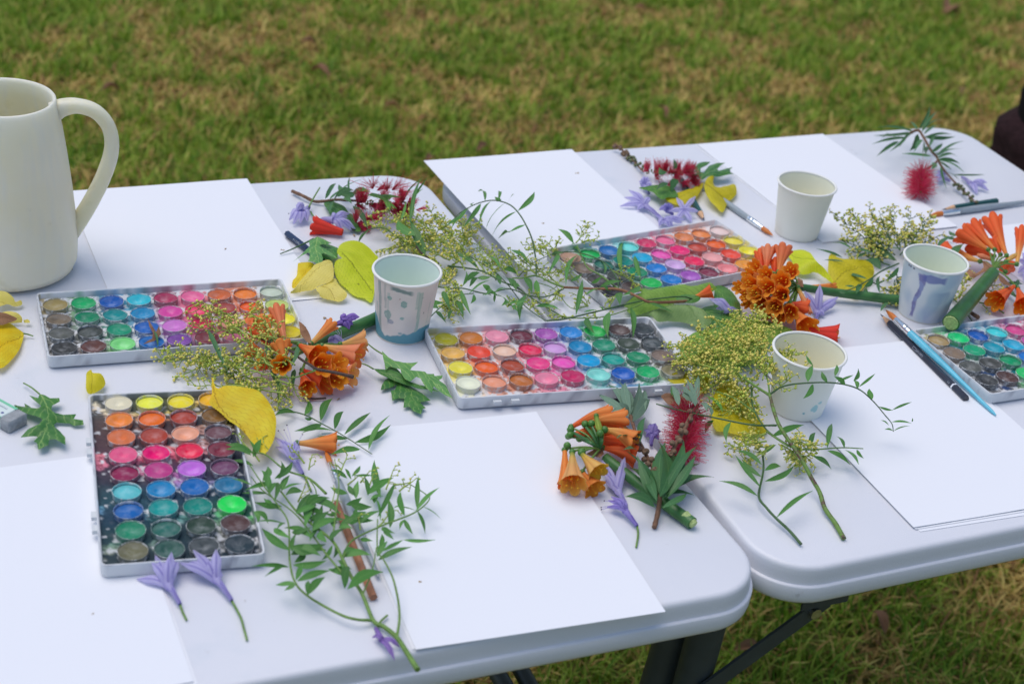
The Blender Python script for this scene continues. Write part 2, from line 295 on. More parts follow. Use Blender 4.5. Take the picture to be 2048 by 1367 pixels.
# grass: blades and dry litter, one mass
def fbm(x,y,s,seed): 
    # cheap value noise on numpy arrays
    out=np.zeros_like(x); amp=1.; tot=0
    for o in range(3):
        xs,ys=x*s+seed*17.3+o*5.1,y*s-seed*9.7+o*3.3
        xi,yi=np.floor(xs),np.floor(ys); xf,yf=xs-xi,ys-yi
        xf=xf*xf*(3-2*xf); yf=yf*yf*(3-2*yf)
        def hsh(a,b): 
            v=np.sin(a*127.1+b*311.7+seed*74.7)*43758.5453; return v-np.floor(v)
        v=(hsh(xi,yi)*(1-xf)+hsh(xi+1,yi)*xf)*(1-yf)+(hsh(xi,yi+1)*(1-xf)+hsh(xi+1,yi+1)*xf)*yf
        out+=amp*v; tot+=amp; amp*=.55; s*=2.1
    return out/tot
def grass(name,cnt,region,lay,lab):
    y0,y1=region; y=y0+(y1-y0)*RS.rand(cnt)**(.9)
    xm=np.interp(y,[0,.8,2.2,4,7.5],[1.3,1.3,1.7,2.5,4.3]); x=(RS.rand(cnt)*2-1)*xm+.12*(y-2)
    pat=.5*fbm(x,y,2.2,3)+.5*fbm(x,y,5.5,13); fine=fbm(x,y,11,8)
    g_=np.clip((pat-.42)*5+(fine-.5)*9.0+.5,0,1)       # 1 = green clump, 0 = dry patch
    u=RS.rand(cnt)
    dry=(u>(.36+.55*g_))
    if lay=='litter': dry=u>.22+.35*g_
    n=cnt
    ln=np.where(dry,.020+.034*RS.rand(n),.020+.040*RS.rand(n)*(.45+.8*g_))
    wd=(.0020+.0024*RS.rand(n))*np.interp(y,[1,3,6],[1,1.25,2.0])
    az=RS.rand(n)*2*np.pi; lean=np.where(dry,.9+.75*RS.rand(n),.3+.9*RS.rand(n))
    if lay=='litter': lean=1.2+.33*RS.rand(n); ln*=1.25; 
    dx,dy=np.cos(az),np.sin(az); px,py=-dy,dx
    z0=.004*RS.rand(n)+(.012*RS.rand(n) if lay=='litter' else 0)
    base=np.stack([x,y,z0],1)
    d1=np.stack([dx*np.sin(lean*.6),dy*np.sin(lean*.6),np.cos(lean*.6)],1); d2=np.stack([dx*np.sin(lean),dy*np.sin(lean),np.cos(lean)*.9],1)
    sdv=np.stack([px,py,np.zeros(n)],1)
    mid=base+d1*(ln*.5)[:,None]; tip=mid+d2*(ln*.5)[:,None]
    V=np.stack([base-sdv*(wd*.5)[:,None],base+sdv*(wd*.5)[:,None],mid+sdv*(wd*.42)[:,None],mid-sdv*(wd*.42)[:,None],tip],1).reshape(-1,3)
    G1=np.array(L((132,168,42)));G2=np.array(L((194,206,92)));G0=np.array(L((86,130,36)));D1=np.array(L((236,214,128)));D2=np.array(L((206,170,100)));D3=np.array(L((150,104,70)))
    a=RS.rand(n)[:,None]; b=RS.rand(n)[:,None]
    cl=fbm(x,y,30,21)[:,None]; b=np.clip(b+(cl-.5)*1.2,0,1); cg=np.where(b<.55,G1*(1-a)+G2*a,G0*(1-a)+G1*a); cdry=np.where(b<.6,D1*(1-a)+D2*a,D2*(1-a)+D3*a)
    c=np.where(dry[:,None],cdry,cg); C=np.repeat(c,5,0); C=np.concatenate([C,np.ones((n*5,1))],1).astype(np.float32)
    me=bpy.data.meshes.new(name); me.vertices.add(n*5); me.vertices.foreach_set('co',V.astype(np.float32).ravel())
    i0=np.arange(n)*5; loops=np.stack([i0,i0+1,i0+2,i0+3,i0+3,i0+2,i0+4],1).ravel()
    me.loops.add(n*7); me.loops.foreach_set('vertex_index',loops.astype(np.int32))
    me.polygons.add(n*2); ls=np.stack([np.arange(n)*7,np.arange(n)*7+4],1).ravel(); me.polygons.foreach_set('loop_start',ls.astype(np.int32))
    me.update(calc_edges=True); 
    ca=me.color_attributes.new('Col','FLOAT_COLOR','POINT'); ca.data.foreach_set('color',C.ravel())
    me.materials.append(MT['blade']); o=bpy.data.objects.new(name,me); COL.objects.link(o); o['kind']='stuff'
    o['label']=lab; o['category']='grass'; return o
grass('grass',410000,(.3,7.8),'blade','short patchy green grass growing across the lawn')
grass('dry_grass_clippings',140000,(.3,7.8),'litter','dry straw coloured clippings lying flat in the lawn')
# ------------------------------------------------------------ tables
def table(O,ang,x0,x1,y0,y1,label,skew):
    LG,BR=LGD,BRD
    """O corner frame: local x along the long side, y across; returns the thing"""
    ca,sa=math.cos(ang),math.sin(ang); ex=Vector((ca,sa,0)); ey=Vector((-sa,ca,0))
    ym=(y0+y1)/2; W_=lambda x,y,z: Vector((O.x,O.y,0))+ex*(x+skew*(y-ym))+ey*y+Vector((0,0,z))
    t=thing('folding_table',label,'table',W_((x0+x1)/2,(y0+y1)/2,0),'white folding tables')
    prof=[(-.060,-.0105),(-.020,-.0085),(-.006,0),(-.0004,-.0004),(.0014,-.0022),(.0022,-.0048),(.0028,-.010),(.0034,-.0170),(.0036,-.0182),(.0056,-.0186),(.0064,-.0198),(.0062,-.030),(.0054,-.0345),(.0034,-.0375),(.000,-.0384),(-.006,-.0376),(-.008,-.030)]
    prof=[(-.0030,0.)]+prof[3:]
    b=MB(); rings=[]
    for (o_,z) in prof:
        rr=.052+o_; rings.append([b.vert(W_(x,y,TZ+z)) for x,y in rrect(x0-o_,x1+o_,y0-o_,y1+o_,rr,12)])
    nn=len(rings[0])
    b.f.append(tuple(rings[0]))
    for a,c in zip(rings,rings[1:]):
        for j in range(nn): b.f.append((a[j],c[j],c[(j+1)%nn],a[(j+1)%nn]))
    # underside
    b.f.append(tuple(rings[-1][::-1]))
    o=b.build('tabletop','table_plastic',t,flat_deg=50)
    # folding leg frames at each end: paired legs, foot bar, braces with bolts
    LG0=list(LG)
    for xe,sg in ((x1,-1),(x0,1)):
        LG=list(LG0) if LG0[0]>0 and sg<0 or sg>0 else [.05,.12,.09]
        lx=lambda z: LG[0]+(LG[1]-LG[0])*((TZ-.035)-z)/(TZ-.047)
        sl_=(BR[0]-BR[1])/max(.01,BR[2]-BR[3]); zc_=.08
        while zc_<.55 and BR[0]-sl_*(zc_-BR[3])>lx(TZ-zc_): zc_+=.005
        BX,BZ=BR[0]-sl_*(zc_-BR[3]),zc_
        for yy in (y0+LG[2],y1-LG[2]):
            b=MB(); b.tube([W_(xe+sg*LG[0],yy,TZ-.035),W_(xe+sg*(LG[0]*.85+LG[1]*.15),yy,TZ-.15),W_(xe+sg*LG[1],yy,.012)],.0165,n=14)
            b.build('leg','metal_leg',t,flat_deg=50)
            b=MB(); p0=W_(xe+sg*BR[0],yy-.02*(1 if yy<(y0+y1)/2 else -1),TZ-BR[3]); p1=W_(xe+sg*BX,yy-.02*(1 if yy<(y0+y1)/2 else -1),TZ-BZ)
            d=(p1-p0).normalized(); side=ey; up=d.cross(side).normalized()
            b.box(p0-side*.0015-up*.0085-d*.012,(p1-p0)+d*.012,side*.003,up*.017); b.build('brace','metal_leg',t,smooth=False)
            b=MB(); b.tube([p0-side*.006+d*.004,p0+side*.006+d*.004],.0055,n=12); b.build('bolt','bolt_metal',t,flat_deg=40)
            b=MB(); b.box(p0-side*.004-ex*.02+Vector((0,0,.004)),ex*.05,side*.002,Vector((0,0,.012))); b.build('bracket','metal_leg',t,smooth=False)
        b=MB(); b.tube([W_(xe+sg*(LG[0]+LG[1])/2,y0+LG[2],TZ-.40),W_(xe+sg*(LG[0]+LG[1])/2,y1-LG[2],TZ-.40)],.010,n=10); b.build('cross_bar','metal_leg',t,flat_deg=50)
        for yy in (y0+LG[2],y1-LG[2]):
            b=MB(); b.tube([W_(xe+sg*LG[1],yy,.001),W_(xe+sg*LG[1],yy,.03)],.020,.018,14); b.build('rubber_foot','black_paint',t,flat_deg=50)
    return t
BR=[.36,.06,.40,.06]; LG=[.05,.08,.10]; BRD,LGD=BR,LG
def onplane(u,v,n,P): d=ray(u,v); return CAM+d*((P-CAM).dot(n)/d.dot(n))
def fit(p_edge_right,p_far,p_near,ang):
    ex=Vector((math.cos(ang),math.sin(ang),0)); ey=Vector((-math.sin(ang),math.cos(ang),0)); z=Vector((0,0,0))
    return p_edge_right.dot(ex),p_far.dot(ey),p_near.dot(ey)
A1=R(26.4); A2=R(27.6)
xr,yf,yn=fit(at(1120,660),at(640,358),at(1000,1268),A1); xr=.677; TAB1=(Vector(),A1,xr-1.22*1.12,xr,yn,yf)
ex1=Vector((math.cos(A1),math.sin(A1),0)); ey1=Vector((-math.sin(A1),math.cos(A1),0)); _P1=Vector((0,0,0))+ey1*(yn+.09)
_a=onplane(1322,1290,ey1,_P1); _b=onplane(1298,1367,ey1,_P1); _s=(_a.dot(ex1)-_b.dot(ex1))/(_a.z-_b.z); print('t1',_a,_b,_s)
LG[:]=[xr-_a.dot(ex1)-(TZ-.035-_a.z)*_s,xr-_b.dot(ex1)+_b.z*_s,.09]
table(*TAB1,'white plastic folding table on the left, under the jug and the front sheets',-.0277)
ex2=Vector((math.cos(A2),math.sin(A2),0)); ey2=Vector((-math.sin(A2),math.cos(A2),0))
xl=at(1412,990).dot(ex2); xr2=at(2000,318).dot(ex2); y2f=at(1700,266).dot(ey2); y2n=at(1811,1097).dot(ey2)
TAB2=(Vector(),A2,xl,xl+1.22*1.12,y2n,y2f)
xl=.7275
print('T1',TAB1[2:],'T2',TAB2[2:],'xr2',xr2)
_P=at(1655,1210,-.072); _q=onplane(1440,1367,ey2,_P); yin=_P.dot(ey2)-y2n+.02; BR[0]=_P.dot(ex2)-xl; BR[3]=TZ-_P.z
_a=onplane(1428,1275,ey2,_P+ey2*.02); _b=onplane(1402,1367,ey2,_P+ey2*.02); _s=(_a.dot(ex2)-_b.dot(ex2))/(_a.z-_b.z)
LG[:]=[_a.dot(ex2)-xl+(TZ-.035-_a.z)*_s,_b.dot(ex2)-xl-(_b.z)*_s,yin]
_sl=(_P.dot(ex2)-_q.dot(ex2))/(_P.z-_q.z); BR[1]=BR[0]-_sl*.34; BR[2]=BR[3]+.34
print('legs',LG,BR,_sl)
table(Vector(),A2,xl,max(xr2,xl+.5),y2n,y2f,'white plastic folding table on the right, under the back sheets and clean cup',.030)
# ------------------------------------------------------------ paper
def sheet(label,X,Y,t,h,w_=.210,l_=.297,off=(0,0,0),group='sheets of white drawing paper',curl=0.):
    b=MB(); nx,ny=8,11; ca,sa=math.cos(t+off[2]),math.sin(t+off[2])
    idx={}
    for k,zz in ((0,0.),(1,-.0004)):
        for j in range(ny+1):
            for i in range(nx+1):
                u=(i/nx-.5)*w_; v=(j/ny-.5)*l_
                e=max(abs(i/nx-.5)*2,abs(j/ny-.5)*2)
                z=h+zz+curl*max(0,e-.7)**2*8*(.5+noise.noise(Vector((u*9+X*5,v*9,1))))
                idx[k,i,j]=b.vert((X+off[0]+u*ca-v*sa,Y+off[1]+u*sa+v*ca,TZ+max(z,h+zz)))
    for j in range(ny):
        for i in range(nx):
            q=[(i,j),(i+1,j),(i+1,j+1),(i,j+1)]; b.f.append(tuple(idx[0,a,c] for a,c in q)); b.f.append(tuple(idx[1,a,c] for a,c in q[::-1]))
    for i in range(nx):
        b.f.append((idx[0,i+1,0],idx[0,i,0],idx[1,i,0],idx[1,i+1,0])); b.f.append((idx[0,i,ny],idx[0,i+1,ny],idx[1,i+1,ny],idx[1,i,ny]))
    for j in range(ny):
        b.f.append((idx[0,0,j],idx[0,0,j+1],idx[1,0,j+1],idx[1,0,j])); b.f.append((idx[0,nx,j+1],idx[0,nx,j],idx[1,nx,j],idx[1,nx,j+1]))
    o=b.build('paper_sheet','paper',origin=Vector((X,Y,TZ+h)),flat_deg=30); tag(o,label,'paper',group); return o
def quadsheet(label,TR,ang,h,layers,curl=.0015,corner='TR'):
    """place an A4 sheet from one corner (a point on the table) and its angle"""
    ca,sa=math.cos(ang),math.sin(ang); sx,sy={'TR':(-1,-1),'TL':(1,-1),'BL':(1,1),'BR':(-1,1)}[corner]
    cx,cy=sx*.105,sy*.1485; X=TR.x+cx*ca-cy*sa; Y=TR.y+cx*sa+cy*ca
    for k,(lab,off) in enumerate(layers): sheet(lab,X,Y,ang,h+.0006*k,off=off,curl=curl if k==len(layers)-1 else 0)
quadsheet('',at(494,359),R(27.3),.0006,[('white sheet of paper at the back of the left table beside the jug',(0,0,0))])
quadsheet('',at(387,1365),R(26.5),.0006,[('under sheet of the pair in the front left corner, its edge just peeping out',(.003,-.002,.006)),('top sheet of the front left pair, beneath the two fallen lilac flowers',(0,0,0))],corner='BR')
sheet('large blank sheet at the front of the left table, its corner hanging past the edge',-.0047,1.0946,.4134,.0012,curl=.002)
sheet('lower sheet of the front pair, hidden under the blank front sheet',-.0047,1.0946,.4134,.0006,off=(-.002,.001,-.003))
quadsheet('',at(1143,301),R(28.6),.0012,[('white sheet at the back left of the right table, overhanging the gap',(0,0,0))],curl=.001)
quadsheet('',at(1645,270),R(29.2),.0006,[('lower sheet of the back pair behind the clean cup',(-.002,-.0015,.004)),('top sheet of the pair behind the clean cream cup, under its foot',(0,0,0))])
quadsheet('',at(1826,1058),R(25.6),.0006,[('bottom sheet of the three stacked at the right edge of the right table',(.008,-.003,-.012)),('middle sheet of the right hand stack, slightly turned',(.003,-.001,-.005)),('top sheet of the right hand stack, under the black pencil and turquoise brush',(0,0,0))],corner='BL')
quadsheet('',at(1905,462),R(27),.0006,[('sheet of paper at the far right edge under the grey handled brush',(0,0,0))],corner='TL')
# ------------------------------------------------------------ jug
JP=at(20,531); b=MB()
t=thing('jug','tall frosted cream jug with a large loop handle at the left edge','jug',JP)
prof=[(0,.001),(.058,.001),(.064,.004),(.0675,.012),(.0685,.03),(.0675,.055),(.0645,.09),(.0605,.125),(.0565,.155),(.0532,.172),(.0515,.181),(.0512,.185),(.0500,.1866),(.0482,.186),(.0472,.183),(.0480,.17),(.051,.155),(.055,.125),(.059,.09),(.062,.055),(.062,.02),(.056,.008),(0,.007)]
b.lathe(JP,prof,72)
b.build('body','jug_resin',t)
hp=[(107.5,224),(126,215),(156,212),(192,224),(218,256),(223,300),(208,350),(186,395),(164,432),(141,462)]
hw=[.0200,.0168,.0138,.0138,.0142,.0148,.0152,.0158,.0165,.020]
n_=Vector((CAM.x-JP.x,CAM.y-JP.y,0)).normalized(); hpts=[atv(u,v,JP) for u,v in hp]; hc=cat(hpts,5)
b=MB(); k=len(hc); rings=[]
for i,p in enumerate(hc):
    tg=(hc[min(i+1,k-1)]-hc[max(i-1,0)]).normalized(); sd_=tg.cross(n_).normalized(); f=i/(k-1)*(len(hw)-1); a=int(min(f,len(hw)-2)); wv=hw[a]+(hw[a+1]-hw[a])*(f-a)
    rings.append([b.vert(p+sd_*wv*.5*math.copysign(abs(math.cos(q))**.7,math.cos(q))*1.0+n_*.0085*math.copysign(abs(math.sin(q))**.7,math.sin(q))) for q in [2*math.pi*j/16 for j in range(16)]])
for a,c in zip(rings,rings[1:]):
    for j in range(16): b.f.append((a[j],a[(j+1)%16],c[(j+1)%16],c[j]))
b.f.append(tuple(rings[0][::-1])); b.f.append(tuple(rings[-1]))
b.build('handle','jug_resin',t)
# ------------------------------------------------------------ paper cups
def sm(a,b_,x): 
    if a==b_: return 1. if x>=a else 0.
    t=max(0,min(1,(x-a)/(b_-a))); return t*t*(3-2*t)
def lerp3(a,b_,f): return tuple(x*(1-f)+y*f for x,y in zip(a,b_))
def cup(label,px,base,h,rb,rt,outer,inner,paint=None,lean=(0,0)):
    P=at(*px); t=thing('paper_cup',label,'cup',P,'paper cups of rinsing water')
    toc=math.atan2(CAM.y-P.y,CAM.x-P.x); b=MB(); nu,nv=(200,90) if paint else (64,12)
    g=[]
    for j in range(nv+1):
        z=.0006+h*j/nv; r=rb+(rt-rb)*j/nv; row=[]
        for i in range(nu):
            a=2*math.pi*i/nu; rel=(a-toc+math.pi)%(2*math.pi)-math.pi   # 0 faces the camera, + to the right
            c=outer
            if paint: c=paint(rel*57.2958,z/h,outer)
            row.append(b.vert(P+Vector((r*math.cos(a),r*math.sin(a),z)),c))
        g.append(row)
    for j in range(nv):
        for i in range(nu): b.f.append((g[j][i],g[j][(i+1)%nu],g[j+1][(i+1)%nu],g[j+1][i]))
    b.build('outer_wall','cup_paper',t)
    b=MB(); b.lathe(P,[(0,.006),(rb-.002,.006),(rb-.0012,.008),(rt-.0012,h)],64,inner); b.build('inner_wall','cup_paper',t)
    b=MB(); rr=[]
    for j in range(9):
        q=2*math.pi*j/8; rr.append((rt+.0004+.0015*math.cos(q),h+.0006+.0015*math.sin(q)))
    b.lathe(P,rr,64,lerp3(outer,(.8,.8,.78),.6)); b.build('rim','cup_paper',t)
    b=MB(); b.lathe(P,[(rb-.0006,.0002),(rb+.0002,.0002),(rb+.0002,.0016)],64,lerp3(outer,(.3,.3,.3),.2)); b.build('base_seam','painted',t)
    return t
CR=L((240,238,226)); 
def nz(x,y,s=1): return noise.noise(Vector((x*s,y*s,4.2)))
def paint1(a,z,c):
    teal=L((96,164,150)); blue=L((112,160,184)); gry=L((128,152,146)); c=L((240,230,220))
    c=lerp3(c,L((206,196,190)),sm(.0,1,nz(a/40,z*3)+.4)*.5)
    for (x0,wd,z0,z1,cc,al) in ((-52,4.5,.1,.97,gry,.85),(-38,3.0,.55,.97,gry,.5),(-30,3.0,.3,.85,teal,.35),(30,4.,.12,.9,L((150,186,170)),.8),(24,3,.6,.92,L((150,186,170)),.6),(56,2,.3,.7,teal,.3),(-62,3,.1,.6,teal,.35)):
        x=x0+2.5*nz(z*4,x0); f=(1-sm(wd*.6,wd,abs(a-x)))*sm(z0,z0+.03,z)*(1-sm(z1-.02,z1,z)); edge=1 if abs(abs(a-x)-wd*.6)<wd*.18 else .7
        c=lerp3(c,cc,f*al*edge)
    for (x0,z0,rx,rz,cc) in ((-28,.76,5,.03,teal),(0,.70,6,.06,teal),(-2,.46,4.5,.022,L((100,170,160))),(-3,.20,4,.022,L((84,150,160))),(-31,.47,8,.075,L((130,170,160))),(-24,.37,7,.035,L((140,150,170))),(42,.53,1.3,.012,L((90,60,60))),(34,.8,1.2,.01,gry),(-8,.78,1.2,.01,L((170,110,100)))):
        d=math.hypot((a-x0)/rx,(z-z0)/rz)+.25*nz(a*.25,z*14); c=lerp3(c,cc,(1-sm(.85,1.05,d))*(.85 if d>.7 else .6))
    f=(1-sm(.6,1,abs((a+6)/24)))*(1-sm(0,.012,abs(z-(.93-.05*sm(-20,20,a)))-.022-.02*nz(a*.1,2))); c=lerp3(c,L((120,146,140)),f*.9)
    zb=.15+.05*math.sin(a*.045+.3)+.22*sm(-40,-70,a)+.03*nz(a*.12,1)+.10*sm(20,60,a)
    e=sm(zb,zb-.008,z); c=lerp3(c,L((104,160,172)),(1-sm(0.,.02,z-zb)))
    return c
def paint4(a,z,c):
    c=L((224,230,230)); c=lerp3(c,L((192,208,218)),sm(-.1,.35,nz(a*.025,z*2.2)))
    c=lerp3(c,L((148,170,196)),.7*sm(.15,.4,nz(a*.03+5,z*3))*sm(.3,.7,z)*sm(5,30,a))
    c=lerp3(c,L((140,150,200)),.35*(1-sm(.0,.5,z))*sm(-.1,.3,nz(a*.03+9,z*3)))
    x=-12-10*(1-z)+7*nz(z*3.5,3); wdt=5+5*sm(.6,.95,z)+2*nz(z*9,1)
    f=(1-sm(wdt*.75,wdt,abs(a-x)))*sm(.06,.12,z)*(1-sm(.88,.93,z)); c=lerp3(c,L((112,108,168)) if nz(a*.1,z*8)>-.1 else L((128,138,190)),f*.85)
    f=(1-sm(.7,1,abs((a-8)/26)))*(1-sm(.0,.03,abs(z-.86)-.05-.05*nz(a*.07,8))); c=lerp3(c,L((104,112,176)),f*.8)
    for x0 in (-50,-44,-36): c=lerp3(c,L((70,70,90)),(1-sm(.6,1,math.hypot((a-x0)/2.6,(z-.94)/.02))))
    return c
def paint3(a,z,c):
    c=L((240,240,230))
    for (x0,z0,rx,rz,cc) in ((18,.17,2.5,.02,L((140,190,196))),(38,.26,8,.07,L((172,212,214))),(46,.36,5,.03,L((180,214,214)))):
        d=math.hypot((a-x0)/rx,(z-z0)/rz)+.35*nz(a*.15,z*14); c=lerp3(c,cc,(1-sm(.8,1.05,d)))
    return c
cup('white paper cup streaked with teal drips and a blue band round its foot','' or (803,664),0,.0705,.0262,.0335,CR,L((226,238,226)),paint1)
cup('clean cream paper cup standing on the back sheets','' or (1592,466),0,.0655,.0262,.0345,L((242,240,226)),L((238,236,214)))
cup('cream paper cup with pale blue spots, half hidden by yellow panicles','' or (1592,815),0,.0655,.0262,.0352,CR,L((240,236,210)),paint3)
cup('paper cup washed with blue and a purple drip, beside the right palette','' or (1842,626),0,.068,.0262,.0348,CR,L((230,236,216)),paint4)
# ------------------------------------------------------------ palettes
GX,GY=.02675,.0277
def ringmesh():
    b=MB(); b.lathe((0,0,0),[(.0110,0),(.0121,.0098),(.01215,.0103),(.0119,.0106),(.01165,.0103),(.0114,.0085)],28); o=b.build('t','pan_wall',None,origin=Vector((0,0,0)))
    me=o.data; bpy.data.objects.remove(o); return me
def cakemesh(v):
    b=MB(); pr=[]; 
    for k in range(8):
        r=.0115*(1-k/7); dz={0:.0006*math.cos(r*300),1:.0012 if r>.004 else -.0012*(1-(r/.004)**2)+.0006,2:-.0028*(1-sm(.003,.0085,r))+.0008,3:-.0014*(1-(r/.011)**2)+.0008}[v]
        pr.append((max(r,1e-5),.0085+dz))
    b.lathe((0,0,0),pr,24)
    for i,(x,y,z) in enumerate(b.v): b.v[i]=(x,y,z+.0005*noise.noise(Vector((x*300+v*9,y*300,0)))) if math.hypot(x,y)<.0105 else (x,y,z)
    o=b.build('t','paint_cake',None,origin=Vector((0,0,0))); me=o.data; bpy.data.objects.remove(o); return me
RM=ringmesh(); CM=[cakemesh(i) for i in range(4)]
def palette(label,X,Y,t,cols,ym,stain,wet,tabs,seed,wells=None):
    """cols: 4 rows of 9 sRGB; ym: tray margins; stain: how much of the white tray is left"""
    base=Vector((X,Y,TZ+.0012)); T=thing('watercolour_palette',label,'paint palette',base,'open watercolour palettes'); T.rotation_euler.z=t
    x0,x1=-.1232,.1232; y0,y1=ym
    lin=[[tuple(q*min(1.45,.88/max(L(c)))*k+.006 for q,k in zip(L(c),(1.,1.08,.82))) for c in r] for r in cols]
    rg=random.Random(seed)
    # tray: floor grid with stains + walls
    b=MB(); nx,ny=170,94; zf=.0056
    def stc(x,y):
        v=Vector((x*95+seed*7,y*95,seed)); best=[]; sx=0;cc=[0,0,0]
        for j in range(4):
            for i in range(9):
                px_,py_=(i-4)*GX,(1.5-j)*GY; d=(x-px_)**2+(y-py_)**2
                if d<.0016:
                    wg=1/(d+2e-5)**1.6; sx+=wg; c=lin[j][i]; cc[0]+=c[0]*wg; cc[1]+=c[1]*wg; cc[2]+=c[2]*wg
        if sx>0: cc=[q/sx for q in cc]
        else: cc=list(lin[2][4])
        a=noise.fractal(v,.9,2.1,4); a2=noise.fractal(v*2.7+Vector((9,3,1)),.8,2.1,3); a3=noise.fractal(v*.5+Vector((3,8,5)),.9,2.1,2)
        w_=L((216,218,220)); c=w_
        f=sm(-.10+stain,.10+stain,a+.13); c=lerp3(c,lerp3(cc,w_,.12),f*.9)
        dk=sm(.30+stain*.6,.55+stain*.6,a2); c=lerp3(c,tuple(q*.3+.01 for q in cc),dk*.8)
        if wet: c=lerp3(c,lerp3(L(wet[0]),cc,.06 if stain<-.1 else .3),.95*sm(wet[1],wet[1]+.3,a3+.45*a))
        sp_=sm(.30,.42,noise.noise(v*1.7)); c=lerp3(c,w_ if stain<.1 else tuple(q*.5 for q in cc),sp_*.7)
        return c
    ids=[]
    for j in range(ny+1):
        row=[]
        for i in range(nx+1):
            x=x0+.002+(x1-x0-.004)*i/nx; y=y0+.002+(y1-y0-.004)*j/ny
            z=zf+.0012*max(0,noise.noise(Vector((x*80,y*80,seed))))
            # webbing between wells
            row.append(b.vert((base.x+x,base.y+y,base.z+z+.0012),stc(x,y)))
        ids.append(row)
    for j in range(ny):
        for i in range(nx): b.f.append((ids[j][i],ids[j][i+1],ids[j+1][i+1],ids[j+1][i]))
    b.build('tray_floor','tray',T)
    b=MB(); rings=[]
    for (o_,z,rr) in ((-.004,.0003,.0035),(-.0006,.0006,.005),(.0,.002,.0055),(.0006,.0118,.0056),(.0002,.0130,.0055),(-.0012,.0130,.0045),(-.0018,.0122,.0040),(-.0026,.0030,.0036)):
        ring=[]
        for x,y in rrect(x0-o_,x1+o_,y0-o_,y1+o_,rr,5):
            inner=z>.0025 and o_<-.0015 or z>.0125
            c=L((214,216,218))
            if inner and o_<-.001:
                s=stc(x*.97,y*.95); c=lerp3(c,s,.75 if o_<-.0015 else .3)
            else: c=lerp3(c,L((150,150,156)),.5*sm(.2,.45,noise.fractal(Vector((x*120,y*120,z*300+seed)),.8,2,3)))
            ring.append((x,y,z,c))
        # subdivide long sides
        out=[]
        for q in range(len(ring)):
            a_,c_=ring[q],ring[(q+1)%len(ring)]; out.append(a_); dd=math.hypot(a_[0]-c_[0],a_[1]-c_[1])
            if dd>.02:
                m_=40
                for s_ in range(1,m_):
                    f=s_/m_; x=a_[0]+(c_[0]-a_[0])*f; y=a_[1]+(c_[1]-a_[1])*f; c=L((214,216,218))
                    if o_<-.001 and z>.0025: c=lerp3(c,stc(x*.97,y*.95),.75 if o_<-.0015 else .25)
                    else: c=lerp3(c,L((140,140,150)),.6*sm(.25,.5,noise.fractal(Vector((x*160,y*160,z*300+seed)),.8,2,3)))
                    out.append((x,y,z,c))
        rings.append([b.vert((base.x+x,base.y+y,base.z+z),c) for x,y,z,c in out])
    for a,c in zip(rings,rings[1:]):
        nn=len(a)
        for j in range(nn): b.f.append((a[j],a[(j+1)%nn],c[(j+1)%nn],c[j]))
    b.f.append(tuple(rings[0][::-1])); b.build('tray','tray',T,flat_deg=60)
    for (tx,side) in tabs:      # hinge tabs
        b=MB(); yy=y1 if side>0 else y0-.0045; b.box(base+Vector((tx-.004,yy,.006)),Vector((.008,0,0)),Vector((0,.0045,0)),Vector((0,0,.0035)),L((206,210,212))); b.build('hinge_tab','tray',T,smooth=False)
    for j in range(4):
        for i in range(9):
            if (i,j) in (wells or ()): continue
            c=lin[j][i]; p=bpy.data.objects.new('paint_pan',RM); COL.objects.link(p); p.parent=T
            p.location=((i-4)*GX+rg.uniform(-.0003,.0003),(1.5-j)*GY+rg.uniform(-.0003,.0003),.0024+rg.uniform(-.0002,.0004)); p.rotation_euler=(rg.uniform(-.03,.03),rg.uniform(-.03,.03),rg.uniform(0,6))
            p.color=(*[q*.75 for q in c],1)
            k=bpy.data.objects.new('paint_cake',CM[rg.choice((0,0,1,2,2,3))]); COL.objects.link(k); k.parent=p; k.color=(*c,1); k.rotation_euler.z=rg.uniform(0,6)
    return T
PA=[[(140,120,85),(20,145,95),(10,75,165),(40,160,195),(150,40,85),(235,100,165),(175,85,55),(235,125,60),(170,174,174)],[(105,90,85),(0,110,85),(0,115,130),(10,115,175),(190,60,150),(215,40,100),(140,50,50),(240,90,20),(170,180,110)],[(75,75,80),(55,60,65),(0,120,100),(10,80,170),(180,100,190),(190,30,85),(215,140,130),(240,120,60),(225,210,40)],[(45,45,52),(85,50,52),(110,185,120),(0,90,175),(110,60,150),(120,50,70),(235,130,180),(220,90,30),(200,180,30)]]
PB=[[(150,140,20),(175,100,40),(235,140,180),(95,40,60),(145,70,160),(20,110,190),(20,150,70),(75,55,60),(50,55,65)],[(200,150,80),(225,65,45),(215,170,165),(200,25,80),(180,130,200),(0,110,170),(0,115,95),(50,60,55),(60,65,75)],[(235,215,70),(230,90,20),(150,60,45),(215,50,130),(205,70,170),(0,130,195),(0,130,130),(0,115,85),(110,90,90)],[(215,210,205),(225,140,120),(165,90,45),(225,120,165),(170,30,90),(110,180,190),(0,75,170),(10,140,90),(125,115,100)]]
c4=[[(200,185,175),(205,200,70),(235,210,50),(225,165,10)],[(235,130,60),(235,105,15),(150,50,40),(110,75,40)],[(190,95,60),(150,50,40),(205,135,120),(95,60,75)],[(240,90,150),(215,0,110),(225,10,75),(110,30,55)],[(125,25,75),(165,40,120),(170,90,200),(95,50,90)],[(75,160,185),(0,110,175),(0,85,165),(20,95,145)],[(0,80,160),(0,125,135),(0,110,110),(15,190,80)],[(15,110,90),(30,85,85),(35,55,50),(70,45,50)],[(95,90,75),(40,75,75),(55,60,70),(30,45,60)]]
PC=[[c4[i][3-j] for i in range(9)] for j in range(4)]
